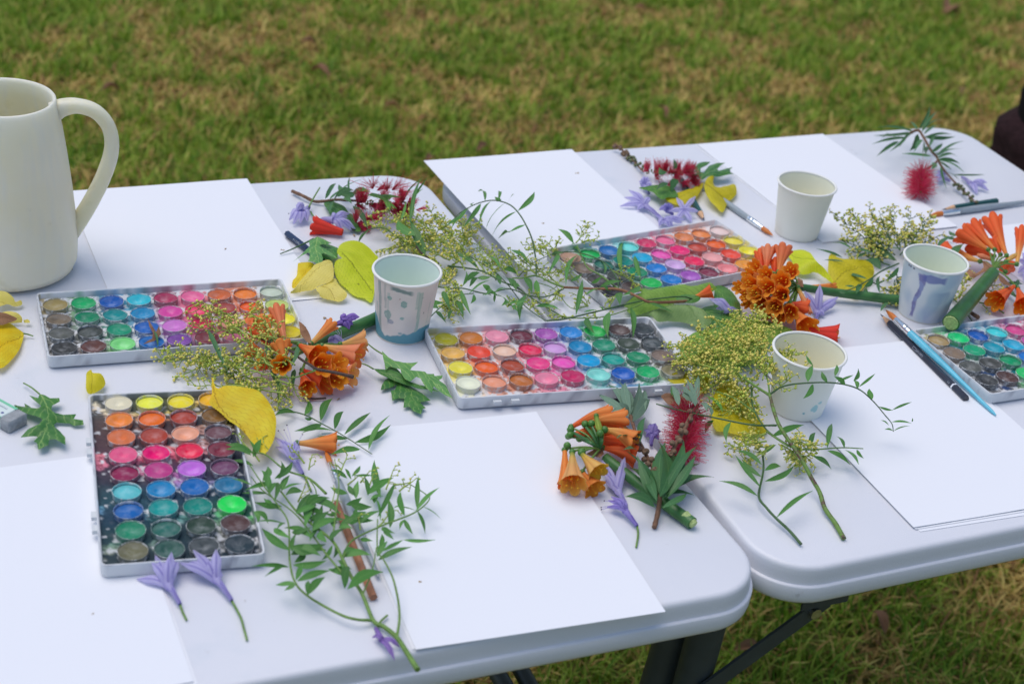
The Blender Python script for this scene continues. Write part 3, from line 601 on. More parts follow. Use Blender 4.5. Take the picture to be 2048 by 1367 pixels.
PD=[[(165,125,115),(15,150,80),(10,90,165),(90,185,200),(180,35,90),(240,110,165),(190,105,65),(240,135,80),(235,200,215)],[(115,95,90),(20,90,85),(0,115,120),(0,140,195),(205,75,165),(215,20,110),(170,60,50),(245,100,30),(240,215,80)],[(70,65,70),(60,65,65),(0,115,90),(10,105,190),(190,150,215),(205,30,85),(225,150,165),(230,70,55),(235,215,60)],[(50,45,55),(75,60,65),(15,150,75),(0,100,185),(145,75,175),(110,35,65),(235,130,150),(205,130,50),(190,120,40)]]
PE=[[(145,120,90),(10,170,110),(0,75,165),(50,175,200),(185,60,130),(235,100,165),(175,85,55),(235,125,60),(235,200,200)],[(115,95,90),(0,135,105),(0,125,160),(20,140,190),(170,70,150),(215,20,110),(170,60,50),(245,100,30),(235,215,80)],[(75,75,80),(60,60,65),(0,125,90),(0,100,190),(190,150,215),(205,30,85),(225,150,165),(230,70,55),(235,215,60)],[(50,50,58),(70,45,48),(20,165,95),(0,100,185),(145,75,175),(110,35,65),(235,130,150),(205,130,50),(190,120,40)]]
palette('paint palette beside the jug foot with orange flowers over its right end',-.3342,1.3357,.4055,PA,(-.0565,.0672),.12,None,[(-.066,1),(-.049,1),(.056,1),(.073,1)],1)
palette('paint palette right of the drip streaked cup, yellow pans left and dark pans right',.0486,1.3668,.3651,PB,(-.0685,.0645),.0,((40,50,60),.62),[(-.086,-1),(-.068,-1),(.060,-1),(.080,-1),(-.075,1)],2)
palette('dark stained paint palette at the front left, standing end on beside a yellow leaf',-.2685,1.0874,-1.2402,PC,(-.0665,.0600),-.3,((20,46,60),-.42),[(-.055,-1),(-.038,-1),(.052,-1),(.070,-1)],3)
palette('paint palette at the back, left of the clean cream cup, sprays lying over it',.1636,1.6146,.6168,PD,(-.0560,.0672),.08,None,[(-.066,1),(-.049,1),(.056,1),(.073,1)],4)
palette('paint palette cut off by the right edge, beside the turquoise brush',.5696,1.5194,.4815,PE,(-.0670,.0670),.02,((20,70,130),.3),[(-.066,1),(.073,1)],5)
# ------------------------------------------------------------ brushes, pencils, eraser
def stick(P0,P1,prof,parts,T,n=16):
    """prof: list of (t, r); parts: list of (name, mat, t0, t1)"""
    d=P1-P0
    for name,m,t0,t1 in parts:
        b=MB(); ts=sorted({t0,t1,*[p[0] for p in prof if t0<p[0]<t1]})
        def r_(t): 
            for (a,ra),(c,rc) in zip(prof,prof[1:]):
                if a<=t<=c: return ra+(rc-ra)*((t-a)/(c-a) if c>a else 0)
            return prof[-1][1]
        pts=[P0+d*t for t in ts]; ax=d.normalized(); up=ax.orthogonal().normalized(); up=(Vector((0,0,1))-ax*ax.z).normalized(); sdv=ax.cross(up)
        rings=[[b.vert(p+(up*math.cos(2*math.pi*(j+.5)/n)+sdv*math.sin(2*math.pi*(j+.5)/n))*max(r_(t),1e-5)) for j in range(n)] for p,t in zip(pts,ts)]
        for a,c in zip(rings,rings[1:]):
            for j in range(n): b.f.append((a[j],a[(j+1)%n],c[(j+1)%n],c[j]))
        b.f.append(tuple(rings[0][::-1])); b.f.append(tuple(rings[-1])); b.build(name,m,T,flat_deg=35 if n<8 else 50)
def brush(label,p0,p1,h0,h1,L_,rmax,hmat,handle,rb=.004):
    P0=at(*p0,h0); D=(at(*p1,h1)-P0); P1=P0+D.normalized()*L_
    T=thing('paint_brush',label,'paint brush',P0,'round paint brushes')
    bt,ft=.020/L_,.048/L_
    prof=[(0,.0002),(bt*.25,rb*.45),(bt*.6,rb*.85),(bt,rb*.8),(bt+.001,rb*.82),(ft*.75,rb*1.02),(ft*.78,rb*1.12),(ft*.8,rb*1.02),(ft*.86,rb*1.02),(ft*.88,rb*1.12),(ft*.9,rb*1.04),(ft,rb*1.05),(ft+.001,rb*1.0),(ft+.12,rmax),(ft+.25,rmax*.96),(.7,rmax*.68),(.97,rmax*.42),(1,rmax*.18)]
    stick(P0,P1,prof,[('bristles','bristle',0,bt),('ferrule','silver_ferrule',bt,ft),('handle',hmat,ft,1)],T); return T
def pencil(label,p0,p1,h,L_,pm,sharp=True,r=.0038,cap=None,end=None,lab_parts=()):
    P0=at(*p0,h); P1=P0+(at(*p1,h)-P0).normalized()*L_
    T=thing('pencil',label,'pencil',P0,'pencils')
    if sharp:
        a,c=.006/L_,.020/L_; prof=[(0,.0003),(a,.0011),(c,r),(1,r)]
        stick(P0,P1,prof,[('lead','lead',0,a),('sharpened_wood','pencil_wood',a,c)],T,12); s=c
    else: prof=[(0,r),(1,r)]; s=0
    e=1
    if cap: stick(P0,P1,[(0,r*1.03),(1,r*1.03)],[('white_ring','white_ring',cap,cap+.012)],T,6); 
    stick(P0,P1,prof,[('barrel',pm,s,e)],T,6)
    return T,P0,P1
def printed(T,P0,P1,t0,n,size,m,r,frame=False):
    """tiny worn foil marks along the barrel, too small to read in the photograph"""
    ax=(P1-P0).normalized(); tocam=(CAM-(P0+(P1-P0)*t0)); nrm=(tocam-ax*tocam.dot(ax)).normalized()
    up=(Vector((0,0,1))-ax*ax.z).normalized(); sd_=ax.cross(up); Zn=max(((up*math.cos(R(60*k))+sd_*math.sin(R(60*k))) for k in range(6)),key=lambda v:v.dot(nrm))
    Y=Zn.cross(ax); o=P0+(P1-P0)*t0+Zn*(r*.866+.00012); b=MB(); rg=random.Random(n)
    if frame:
        for (x,y,a,c) in ((0,-.5,2.6,.12),(0,.4,2.6,.12),(0,-.5,.14,1.),(2.5,-.5,.14,1.)): b.box(o+ax*x*size+Y*y*size,ax*a*size,Y*c*size,Zn*.00005)
        o=o+ax*size*3
    for k in range(n):
        q=o+ax*size*.75*k; b.box(q-Y*size*.4,ax*size*.14,Y*size*.8,Zn*.00005)
        for e in range(2): b.box(q+Y*size*rg.choice((-.4,0,.28)),ax*size*.45,Y*size*.14,Zn*.00006)
    b.build('worn_lettering',m,T,smooth=False)
brush('grey handled brush with orange bristles, pointing at the foot of the clean cream cup',(1546,471),(1456,408),.0035,.004,.185,.0040,'grey_handle',0,.0036)
brush('grey handled brush with orange bristles at the far right edge beside a dark pencil',(1860,430),(2048,404),.0045,.0045,.2,.0045,'grey_handle',0,.0040)
brush('turquoise brush with silver ferrule lying along the right palette',(1771,619),(1984,822),.0155,.0045,.20,.0040,'turquoise_paint',0,.0038)
T=brush('grey brush beneath the big leafy spray at the front, beside the brown pencil',(650,900),(794,1243),.004,.004,.181,.0042,'grey_handle',0,.0030)
T,a,c=pencil('navy blue pencil at the back left, half under leaves',(574,467),(700,565),.004,.11,'navy_paint',False)
printed(T,a,c,.16,9,.0026,'print_grey',.0038)
pencil('dark green pencil under the yellow leaves at the back',(1409,441),(1388,404),.004,.12,'green_paint')
pencil('dark pencil lying against the grey brush at the far right edge',(1884,419),(2048,393),.004,.098,'green_paint')
T,a,c=pencil('long black pencil with a white ring near its end, beside the turquoise brush',(1761,628),(1933,798),.0042,.1765,'black_paint',cap=.86)
printed(T,a,c,.42,7,.0026,'print_grey',.0038,True)
printed(T,a,c,.82,2,.0026,'print_grey',.0038)
b=MB()
pencil('brown hexagonal pencil under the big leafy spray, flat end towards the front',(747,1194),(661,978),.0038,.125,'brown_pencil',False,r=.0034)
# eraser: corners of the grey end and the printed sleeve running off the frame
T=thing('eraser','white and green sleeved eraser with a worn grey end, at the left edge','eraser',at(20,860))
h=.0115; A=at(18,868.5); B=at(56,849); ex=(B-A); ey=at(-64,812)-at(6,861); ey=ey.normalized()
def rbox(o,ex,ey,hz,z0,m,name,cols=None,bev=.0012):
    b=MB(); n=10; X=ex.length; exn=ex.normalized(); eyn=(ey-exn*ey.dot(exn)).normalized(); Y=ey.length
    P=[(bev,0),(X-bev,0),(X,bev),(X,Y-bev),(X-bev,Y),(bev,Y),(0,Y-bev),(0,bev)]
    rings=[]
    for z,ins in ((z0,bev*.7),(z0+bev,0),(z0+hz-bev,0),(z0+hz,bev*.7)):
        cx,cy=X/2,Y/2; rings.append([b.vert(o+exn*(cx+(x-cx)*(1-ins/cx))+eyn*(cy+(y-cy)*(1-ins/cy))+Vector((0,0,z)),cols(x/X,y/Y,z) if cols else (1,1,1)) for x,y in P])
    for a,c in zip(rings,rings[1:]):
        for j in range(8): b.f.append((a[j],a[(j+1)%8],c[(j+1)%8],c[j]))
    b.f.append(tuple(rings[0][::-1])); b.f.append(tuple(rings[-1])); return b.build(name,m,T,flat_deg=40)
rbox(A,ex,ey*.012,h,0.0004,'eraser_grey','rubber_end')
exn=ex.normalized(); eyn=(ey-exn*ey.dot(exn)).normalized(); o=A+eyn*.0115-exn*.0003
rbox(o,ex*1.03,ey*.036,h+.0004,.0002,'painted','sleeve',lambda x,y,z:L((214,226,222)))
for (x0,wd) in ((0.02,.10),(.86,.13)):
    b=MB(); b.box(o+ex*x0+Vector((0,0,h+.0007)),ex*wd,eyn*.036,Vector((0,0,.0001)),L((120,200,160))); b.build('green_stripe','painted',T,smooth=False)
b=MB()
for k in range(6):
    q=o+ex*.62+eyn*(.006+.0022*k)+Vector((0,0,h+.0007)); b.box(q,ex*.10,eyn*.0004,Vector((0,0,.0001)),L((130,140,160))); b.box(q,ex*.02,eyn*.0014,Vector((0,0,.0001)),L((130,140,160)))
b.build('worn_lettering','painted',T,smooth=False)
b=MB(); b.ball(o+ex*.36+eyn*.0045+Vector((0,0,h+.0006)),.0015,L((84,92,150)),10,6,.1); b.build('blue_dot','painted',T)
# ------------------------------------------------------------ plant builders
def zc(s,ox,oy): return lambda *p: (p[0]/s+ox,p[1]/s+oy,*p[2:])
def LM(w_fn,bend,arc,fold,nx=9):
    b=MB(); g=[]
    for i in range(nx+1):
        t=i/nx; hw=.5*w_fn(t); row=[]
        for k in (-1,-.5,0,.5,1):
            q=b.vert((t,hw*k+bend*math.sin(math.pi*t),arc*math.sin(math.pi*t)*.5+fold*abs(k)*hw)); b.uv[q]=(t,k); row.append(q)
        g.append(row)
    for a,c in zip(g,g[1:]):
        for j in range(4): b.f.append((a[j],c[j],c[j+1],a[j+1]))
    return b
lance=lambda t: (math.sin(math.pi*min(1,t**.8))**1.15)*(1 if t<.999 else 0)+.02
needle=lambda t: min(1,t*6)*min(1,(1-t)*2.2+.02)
ovate=lambda t: math.sin(math.pi*t**.8)**.75+.02
LV={}
def leafmesh(kind,m,v):
    k=(kind,m,v)
    if k not in LV:
        f={'lance':lance,'needle':needle,'ovate':ovate}[kind]; rg=random.Random(v*13+1)
        b=LM(f,rg.choice((-.9,-.5,-.2,.3,.6,1.0))*.5*(kind!='ovate'),rg.uniform(.05,.3),rg.uniform(.1,.5)*.12)
        o=b.build('t',m,None,origin=Vector((0,0,0))); LV[k]=o.data; bpy.data.objects.remove(o)
    return LV[k]
def leaf(T,P0,P1,wd,m='pepper_leaf',kind='lance',roll=None,name='leaflet',v=None):
    d=P1-P0; ln=d.length
    if ln<1e-5: return
    X=d/ln; tc=(CAM-P0).normalized(); nrm=(Vector((0,0,1))*.7+tc*.5); Z=(nrm-X*nrm.dot(X)).normalized()
    Z=Matrix.Rotation(R(random.uniform(-38,38)) if roll is None else R(roll),3,X)@Z; Y=Z.cross(X)
    o=bpy.data.objects.new(name,leafmesh(kind,m,random.randrange(5) if v is None else v)); COL.objects.link(o); o.parent=T
    wd*={'lance':.66,'needle':.8,'ovate':1}[kind]; M_=Matrix((X*ln,Y*wd,Z*ln*.6)).transposed().to_4x4(); M_.translation=P0-parent_loc(T); o.matrix_basis=M_; return o
def stem(T,pts,r0,r1,m='stem_green',name='stem',n=8,lump=0):
    b=MB(); c=cat(pts,6)
    b.tube(c,r0,r1,n,rf=(lambda f:(r0+(r1-r0)*f)*(1+lump*noise.noise(Vector((f*14,r0*900,0)))))); return b.build(name,m,T,flat_deg=50)
class Pan:
    """flower panicle: thin branching twigs with tiny beads, gathered into two meshes of one spray"""
    def __init__(s): s.t=MB(); s.b=MB(); s.b2=MB()
    def grow(s,base,tip,spread,dens=1.,flat=.55,bead=.0010,depth=0,rg=random):
        d=tip-base; ln=d.length; n=max(2,int(ln/.006)); pts=[base+d*(i/n)+Vector((rg.uniform(-1,1),rg.uniform(-1,1),rg.uniform(-.6,.6)))*ln*.025*(i>0) for i in range(n+1)]
        for p in pts: p.z=max(p.z,TZ+.0025)
        s.t.tube(pts,.0009 if depth==0 else .00055,.0004,3 if depth else 4,cap=False)
        step=(.0036 if depth==0 else .0027)/dens; k=int(ln/step)
        for i in range(1,k+1):
            f=i/k if depth else .12+.88*i/k
            if depth<2:
                p=base.lerp(tip,f); q=pts[min(n,int(f*n))]; p=p.lerp(q,.7)
                a=rg.uniform(0,6.28); x=d.normalized(); u=x.orthogonal().normalized(); w_=x.cross(u)
                sd=u*math.cos(a)+w_*math.sin(a); sd.z*=flat; sd=sd.normalized() if sd.length>1e-5 else u
                dd=(x*rg.uniform(.35,.9)+sd).normalized(); l2=spread*rg.uniform(.55,1.1)*(1-.45*f) if depth==0 else spread*rg.uniform(.6,1.2)
                e=p+dd*l2; e.z=max(e.z,TZ+.002)
                if depth==0: s.grow(p,e,.0052,dens,flat,bead,1,rg)
                else:
                    s.t.tube([p,e],.0004,.00035,3,cap=False); s.bead(e,bead,rg)
                    if rg.random()<.6: s.bead(e+Vector((rg.uniform(-1,1),rg.uniform(-1,1),rg.uniform(-.3,1)))*bead*2,bead*.8,rg)
        s.bead(pts[-1],bead,rg)
    def bead(s,p,r,rg):
        p=Vector(p); p.z=max(p.z,TZ+r); (s.b if rg.random()<s.yel else s.b2).octa(p,r*1.15*rg.uniform(.5,1.6))
    yel=.55
    def done(s,T,tm='twig_green'):
        o=s.t.build('twigs',tm,T); o['kind']='stuff'
        if s.b.v: o=s.b.build('flower_buds','bud_yellow',T); o['kind']='stuff'
        if s.b2.v: o=s.b2.build('green_buds','bud_green',T); o['kind']='stuff'
def fill_panicle(T,lst,spread,Z=None,yel=.55,dens=1.,bead=.0010,tm='twig_green',hh=.012,flat=.55):
    P=Pan(); P.yel=yel
    for (a,c,*r) in lst:
        h0=r[0] if r else hh*.6; h1=r[1] if len(r)>1 else hh
        if Z: a=Z(*a); c=Z(*c)
        P.grow(at(*a,h0),at(*c,h1),r[2] if len(r)>2 else spread,dens,flat,bead)
    P.done(T,tm)
def inside(x,y,poly):
    c=False; n=len(poly)
    for i in range(n):
        x1,y1=poly[i]; x2,y2=poly[(i+1)%n]
        if (y1>y)!=(y2>y) and x<(x2-x1)*(y-y1)/(y2-y1)+x1: c=not c
    return c
def blade(label,outl,mid,m,h=.003,hs=None,bulge=.003,serr=0,smooth=True,parent=None,cat_='leaf',group=None,name='fallen_leaf',petiole=None,pm='stem_green',curl=0,tilt=None,pr=.0008):
    """leaf from its outline (pixels at height h): triangulated with inner points, cupped, midrib in the uv"""
    def H(i,n): 
        if hs is None: return h
        f=i/n*len(hs); k=int(f)%len(hs); return hs[k]+(hs[(k+1)%len(hs)]-hs[k])*(f-int(f))
    n0=len(outl); P=[at(p[0],p[1],H(i,n0)) for i,p in enumerate(outl)]
    if smooth:
        Q=P[-2:]+P+P[:2]; S=cat(Q,5)[10:-10]; P=S[:]   # closed loop
    # resample
    tot=[]; per=.0016 if serr else .0022
    for a,c in zip(P,P[1:]+P[:1]):
        k=max(1,int(round((c-a).length/per)))
        for i in range(k): tot.append(a.lerp(c,i/k))
    cx=sum((p.x for p in tot))/len(tot); cy=sum((p.y for p in tot))/len(tot)
    if serr:
        out=[]
        for i,p in enumerate(tot):
            a=tot[i-1]; c=tot[(i+1)%len(tot)]; tg=(c-a); nn=Vector((tg.y,-tg.x,0)); 
            if nn.length<1e-9: out.append(p); continue
            nn.normalize()
            if nn.dot(Vector((p.x-cx,p.y-cy,0)))<0: nn=-nn
            out.append(p+nn*serr*(1 if i%2 else -.3))
        tot=out
    poly=[(p.x,p.y) for p in tot]; hz=[p.z-TZ for p in tot]
    mp=[at(u,v,h) for u,v in mid]; mp=cat(mp,6); ml=[0]
    for a,c in zip(mp,mp[1:]): ml.append(ml[-1]+(c-a).length)
    x0,x1=min(p[0] for p in poly),max(p[0] for p in poly); y0,y1=min(p[1] for p in poly),max(p[1] for p in poly)
    st=.0028; pts=[Vector(p) for p in poly]; npoly=len(pts); inn=[]
    pa=np.array(poly)
    for p in mp:
        if inside(p.x,p.y,poly) and np.min(np.hypot(pa[:,0]-p.x,pa[:,1]-p.y))>.0008: inn.append(Vector((p.x,p.y)))
    nm=len(inn)
    y=y0
    while y<y1:
        x=x0+(st/2 if int((y-y0)/st)%2 else 0)
        while x<x1:
            if inside(x,y,poly) and np.min(np.hypot(pa[:,0]-x,pa[:,1]-y))>.0012 and all((x-q.x)**2+(y-q.y)**2>1.6e-6 for q in inn[:nm]): inn.append(Vector((x,y)))
            x+=st
        y+=st*.87
    pts+=inn
    vs,es,fs,_,_,_=geometry.delaunay_2d_cdt(pts,[(i,(i+1)%npoly) for i in range(npoly)],[],1,1e-7)
    b=MB(); ha=np.array(hz); mpx=np.array([(p.x,p.y) for p in mp])
    W_=max(.004,max(np.min(np.hypot(mpx[:,0]-p[0],mpx[:,1]-p[1])) for p in poly))
    for vv in vs:
        dd=np.hypot(pa[:,0]-vv.x,pa[:,1]-vv.y); wg=1/(dd+1e-4)**2.5; z=float((wg*ha).sum()/wg.sum()); de=float(dd.min())
        dm=np.hypot(mpx[:,0]-vv.x,mpx[:,1]-vv.y); k=int(dm.argmin()); t=ml[k]/ml[-1]; s_=dm[k]/W_
        z+=bulge*(1-math.exp(-de/.006))-bulge*.5*math.exp(-(dm[k]/.0025)**2)*(de>.001)+.0009*noise.noise(Vector((vv.x*90,vv.y*90,h*100)))
        if curl: z+=curl*(dm[k]/W_)**2
        if tilt: z+=tilt[0]*(vv.x-mp[0].x)+tilt[1]*(vv.y-mp[0].y)
        if k+1<len(mp): tv=mp[k+1]-mp[k]
        else: tv=mp[k]-mp[k-1]
        sg=1 if tv.x*(vv.y-mp[k].y)-tv.y*(vv.x-mp[k].x)>0 else -1
        q=b.vert((vv.x,vv.y,TZ+max(z,.0008))); b.uv[q]=(t,s_*sg)
    for f in fs: b.f.append(tuple(f) if (vs[f[1]]-vs[f[0]]).cross(vs[f[2]]-vs[f[0]])>0 else tuple(f[::-1]))
    org=Vector((mp[0].x,mp[0].y,TZ+h))
    if parent is None and petiole is None:
        o=b.build(name,m,None,origin=org); tag(o,label,cat_,group); return o
    if parent is None:
        T=thing(name,label,cat_,org,group); b.build('blade',m,T); stem(T,[at(*p) for p in petiole],pr,pr*.8,pm,'petiole',6); return T
    return b.build(name,m,parent)
def trumpet(T,base,mouth,rm,co,cm,ci,r0=.0021,name='blossom',stam=True,flare=.12,bend=0,ov=True,hub=None,lobes=6,closed=0,green=None,ts=0.):
    d=mouth-base; ln=d.length; X=d/ln; u=X.orthogonal().normalized(); w_=X.cross(u); b=MB(); nph,nt_=36,12
    side=Vector((0,0,1))
    def R_(t,ph):
        r=r0+(rm-r0)*(t**1.35); r*=1+.05*math.cos(lobes*ph)*sm(.1,.5,t)
        if t>.8: r+=rm*flare*((t-.8)/.2)**2
        return r*(1-closed*sm(.6,1,t))
    phs=random.uniform(0,1); o_=[];i_=[]
    for inner in (0,1):
        g=[]
        for k in range(nt_+1):
            row=[]
            for j in range(nph):
                ph=2*math.pi*j/nph; lob=abs(math.cos(lobes*ph/2+phs*0))**.55; te=1-.085*(1-lob); t=k/nt_*te; t=(ts+(te-ts)*k/nt_) if inner else t; r=(R_(t,ph)-(.00035 if inner else 0))*(min(1,(k+.15)/2.2) if inner and ts else 1)
                if inner: r=max(r,.0003)
                p=base+X*t*ln+(u*math.cos(ph)+w_*math.sin(ph))*r+side*bend*math.sin(math.pi*t)*ln
                if p.z<TZ+.0005: p.z=TZ+.0005+.0002*inner
                c=lerp3(co,cm,sm(0,.75,t)); 
                if inner: c=lerp3(lerp3(ci,cm,.55),ci,sm(.35,.9,t)); c=lerp3(c,cm,.35*sm(.93,1,t/te)); c=lerp3(L((232,104,30)),c,sm(.0,.55,k/nt_)) if ts else c
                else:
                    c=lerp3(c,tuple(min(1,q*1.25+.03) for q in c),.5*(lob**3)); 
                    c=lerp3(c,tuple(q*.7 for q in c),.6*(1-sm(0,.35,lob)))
                    if green: c=lerp3(green,c,sm(.0,.22,t))
                row.append(b.vert(p,c))
            g.append(row)
        for a,c in zip(g,g[1:]):
            for j in range(nph):
                q=(a[j],a[(j+1)%nph],c[(j+1)%nph],c[j]); b.f.append(q if not inner else q[::-1])
        (o_ if not inner else i_).append(g[-1])
    for j in range(nph): b.f.append((o_[0][j],o_[0][(j+1)%nph],i_[0][(j+1)%nph],i_[0][j]))
    bl=b.build(name,'petal',T)
    if stam:
        b=MB()
        for k in range(5):
            a=6.28*k/5+random.random(); rr=rm*random.uniform(.25,.6); q=base+X*ln*random.uniform(.86,1.08)+(u*math.cos(a)+w_*math.sin(a))*rr
            q.z=max(q.z,TZ+.001); p0=base+X*ln*.45+(u*math.cos(a)+w_*math.sin(a))*rr*.4
            b.tube([p0,p0.lerp(q,.6),q],.00028,.00022,4); dd=(q-p0).normalized(); s2=dd.orthogonal().normalized()
            b.tube([q-s2*.0011,q,q+s2*.0011],.0005,.0005,5,rf=lambda f:.0006*math.sin(math.pi*(.15+.7*f)))
        o=b.build('stamens','anther',bl)
    if ov:
        b=MB(); b.ball(base-X*.0012,.0030,(1,1,1),10,7,1); b.build('ovary','ovary',T)
    if hub is not None:
        stem(T,[hub,hub.lerp(base,.5)+Vector((0,0,.003)),base-X*.002],.0011,.0010,'stem_green','flower_stalk',6)
    return bl
OR_=L((255,162,80)); OR_R=L((255,122,62)); OR_Y=L((255,202,116)); IN_=L((255,190,56)); SAL=L((252,166,118)); YEL=L((240,200,110)); RED=L((240,74,56))
LI1=L((172,164,222)); LI2=L((208,202,240)); LI3=L((124,112,196)); PU1=L((134,104,190))
def petal(T,pts,wd,c1=LI1,c2=LI2,c3=LI3,name='petal',up=None,cup_=.18,tipw=.25):
    c=cat(pts,6); b=MB(); g=[]; n=len(c)-1
    for i,p in enumerate(c):
        t=i/n; tg=(c[min(i+1,n)]-c[max(i-1,0)]).normalized(); upv=up or (Vector((0,0,1))*.6+(CAM-p).normalized()*.6); nr=(upv-tg*upv.dot(tg)).normalized(); sd_=nr.cross(tg)
        w_=wd*.5*(.30+.70*sm(.15,.62,t))*(1-(1-tipw)*sm(.8,1,t))*(1 if t<.99 else .35); row=[]
        for k in range(7):
            s_=(k-3)/3; q=p+sd_*w_*s_-nr*w_*cup_*(s_*s_)*2+nr*.0003*math.sin(t*25+s_*5)
            q.z=max(q.z,TZ+.0006); cc=lerp3(lerp3(c1,c2,sm(.15,.7,t)),c3,(1-sm(.0,.28,abs(s_)))*.75); cc=lerp3(cc,c3,.25*(abs(s_)>.9)); row.append(b.vert(q,cc))
        g.append(row)
    for a,c_ in zip(g,g[1:]):
        for k in range(6): b.f.append((a[k],c_[k],c_[k+1],a[k+1]))
    return b.build(name,'petal',T)
def lily(label,base,cen,tips,wd=.0058,stalk=None,stam=None,h=(.004,.007,.006),cols=(LI1,LI2,LI3),arch=.004,tube=True,r=.0026):
    """agapanthus flower: px of tube base and throat, petal tips as (u,v[,h])"""
    B=at(*base,h[0]); C=at(*cen,h[1]); T=thing('lilac_flower',label,'flower',B,'loose lilac flowers')
    for i,tp in enumerate(tips):
        E=at(tp[0],tp[1],tp[2] if len(tp)>2 else h[2]); M1=C+(E-C)*.5+Vector((0,0,arch)); a=i/max(1,len(tips)-1)*2-1
        sd_=(E-B).cross(Vector((0,0,1))); sd_=sd_.normalized() if sd_.length>0 else Vector((1,0,0))
        petal(T,[B+Vector((0,0,.0004*i)),B.lerp(C,.5)+Vector((0,0,.0006*i)),C+Vector((0,0,.0008*(i%3))),M1,E],wd,*cols)
    if tube:
        b=MB(); c=lerp3(cols[0],cols[1],.4); b.tube(cat([B,B.lerp(C,.5),C]),r*.6,r,12,c,cap=False,c1=cols[1]); b.build('flower_tube','petal',T)
    if stalk: stem(T,[at(*p) for p in stalk],.0010,.0009,'stem_green','stalk',7)
    if stam:
        b=MB(); bb=MB()
        for p in stam:
            E=at(*p); q=cat([C,C.lerp(E,.5)+Vector((0,0,.004)),E]); b.tube(q,.0003,.0002,4,cols[1]); bb.ball(E,.0007,(1,1,1),5,4)
        b.build('filaments','petal',T); bb.build('anthers','dark_anther',T)
    return T
def brushflower(T,axis,Rr,n=900,c1=L((248,56,100)),c2=L((255,120,150)),c3=L((236,36,84)),fwd=.25,name='filaments',skip=None,tuft=0,core=True,rad=.00017):
    pts=cat(axis,8); b=MB(); bb=MB(); k=len(pts)-1; rg=random.Random(n)
    tu=[(rg.random(),rg.uniform(0,6.28)) for _ in range(max(1,tuft))]
    for i in range(n):
        if tuft: t0,a0=tu[i%tuft]; t=min(.999,max(0,t0+rg.gauss(0,.012))); a=a0+rg.gauss(0,.28)
        else: t=rg.random()*.999; a=rg.uniform(0,6.28)
        f=t*k; j=int(f); p=pts[j].lerp(pts[j+1],f-j); X=(pts[j+1]-pts[j]).normalized(); u=X.orthogonal().normalized(); w_=X.cross(u)
        rd=(u*math.cos(a)+w_*math.sin(a)); d=(rd+X*rg.uniform(-.1,fwd*2)).normalized(); ln=Rr*rg.uniform(.5,1.18)
        jit=Vector((rg.uniform(-1,1),rg.uniform(-1,1),rg.uniform(-1,1)))*ln*.14
        m_=p+d*ln*.55+jit*.3; e=p+d*ln+jit
        if e.z<TZ+.001: e.z=TZ+.001+rg.random()*.002
        if m_.z<TZ+.001: m_.z=TZ+.001
        cc=lerp3(c1,c2,rg.random()) if rg.random()<.7 else c3
        b.tube([p,m_,e],rad*1.3,rad,3,cc,cap=False); 
        if rg.random()<.7: bb.octa(e,.0004,c3 if rg.random()<.5 else L((190,150,90)))
    o=b.build(name,'fine',T); o['kind']='stuff'; o=bb.build('filament_tips','fine',T); o['kind']='stuff'
    if core:
        b=MB()
        for i in range(46):
            t=rg.random()*.999; f=t*k; j=int(f); p=pts[j].lerp(pts[j+1],f-j); a=rg.uniform(0,6.28); X=(pts[j+1]-pts[j]).normalized(); u=X.orthogonal().normalized(); w_=X.cross(u)
            b.ball(p+(u*math.cos(a)+w_*math.sin(a))*.0022+Vector((0,0,.0006)),.0013,L((190,168,120)) if rg.random()<.6 else L((120,130,76)),5,4)
        o=b.build('flower_cups','fine',T); o['kind']='stuff'
def capsules(T,pts,n,r,m='capsule',name='seed_capsule',jit=.003):
    c=cat(pts,8); k=len(c)-1
    for i in range(n):
        f=(i+.5)/n*k; j=int(f); p=c[j].lerp(c[min(j+1,k)],f-j); a=i*2.4; X=(c[min(j+1,k)]-c[j]).normalized(); u=X.orthogonal().normalized(); w_=X.cross(u); q=p+(u*math.cos(a)+w_*math.sin(a))*jit
        q.z=max(q.z,TZ+r*.8); b=MB(); dr=(q-p); dr=dr.normalized() if dr.length>0 else u
        rr=[]; s1=dr.orthogonal().normalized(); s2=dr.cross(s1)
        for (x,y) in ((-.8,.45),(-.5,.9),(.1,1.0),(.6,.8),(.85,.62),(.7,.4),(.45,.2)):
            rr.append([b.vert(q+dr*r*x+(s1*math.cos(6.283*m_/8)+s2*math.sin(6.283*m_/8))*r*y) for m_ in range(8)])
        for A_,C_ in zip(rr,rr[1:]):
            for m_ in range(8): b.f.append((A_[m_],A_[(m_+1)%8],C_[(m_+1)%8],C_[m_]))
        b.f.append(tuple(rr[0][::-1])); b.f.append(tuple(rr[-1])); b.build(name,m,T)
def leaves(T,lst,Z,m='pepper_leaf',kind='lance',h0=.006,h1=.006,wd=.0062,ws=None,name='leaflet'):
    for q in lst:
        a,c=q[0],q[1]; w_=q[2] if len(q)>2 and q[2] else wd*random.uniform(.85,1.15); ha=q[3] if len(q)>3 else h0*random.uniform(.7,1.5); hb=q[4] if len(q)>4 else h1*random.uniform(.3,1.9)
        leaf(T,at(*Z(*a)[:2],ha),at(*Z(*c)[:2],max(.0015,hb)),w_,m,kind,name=name)
def SP(Z,pts,h=.005): return [at(*Z(*p[:2])[:2],p[2] if len(p)>2 else h) for p in pts]
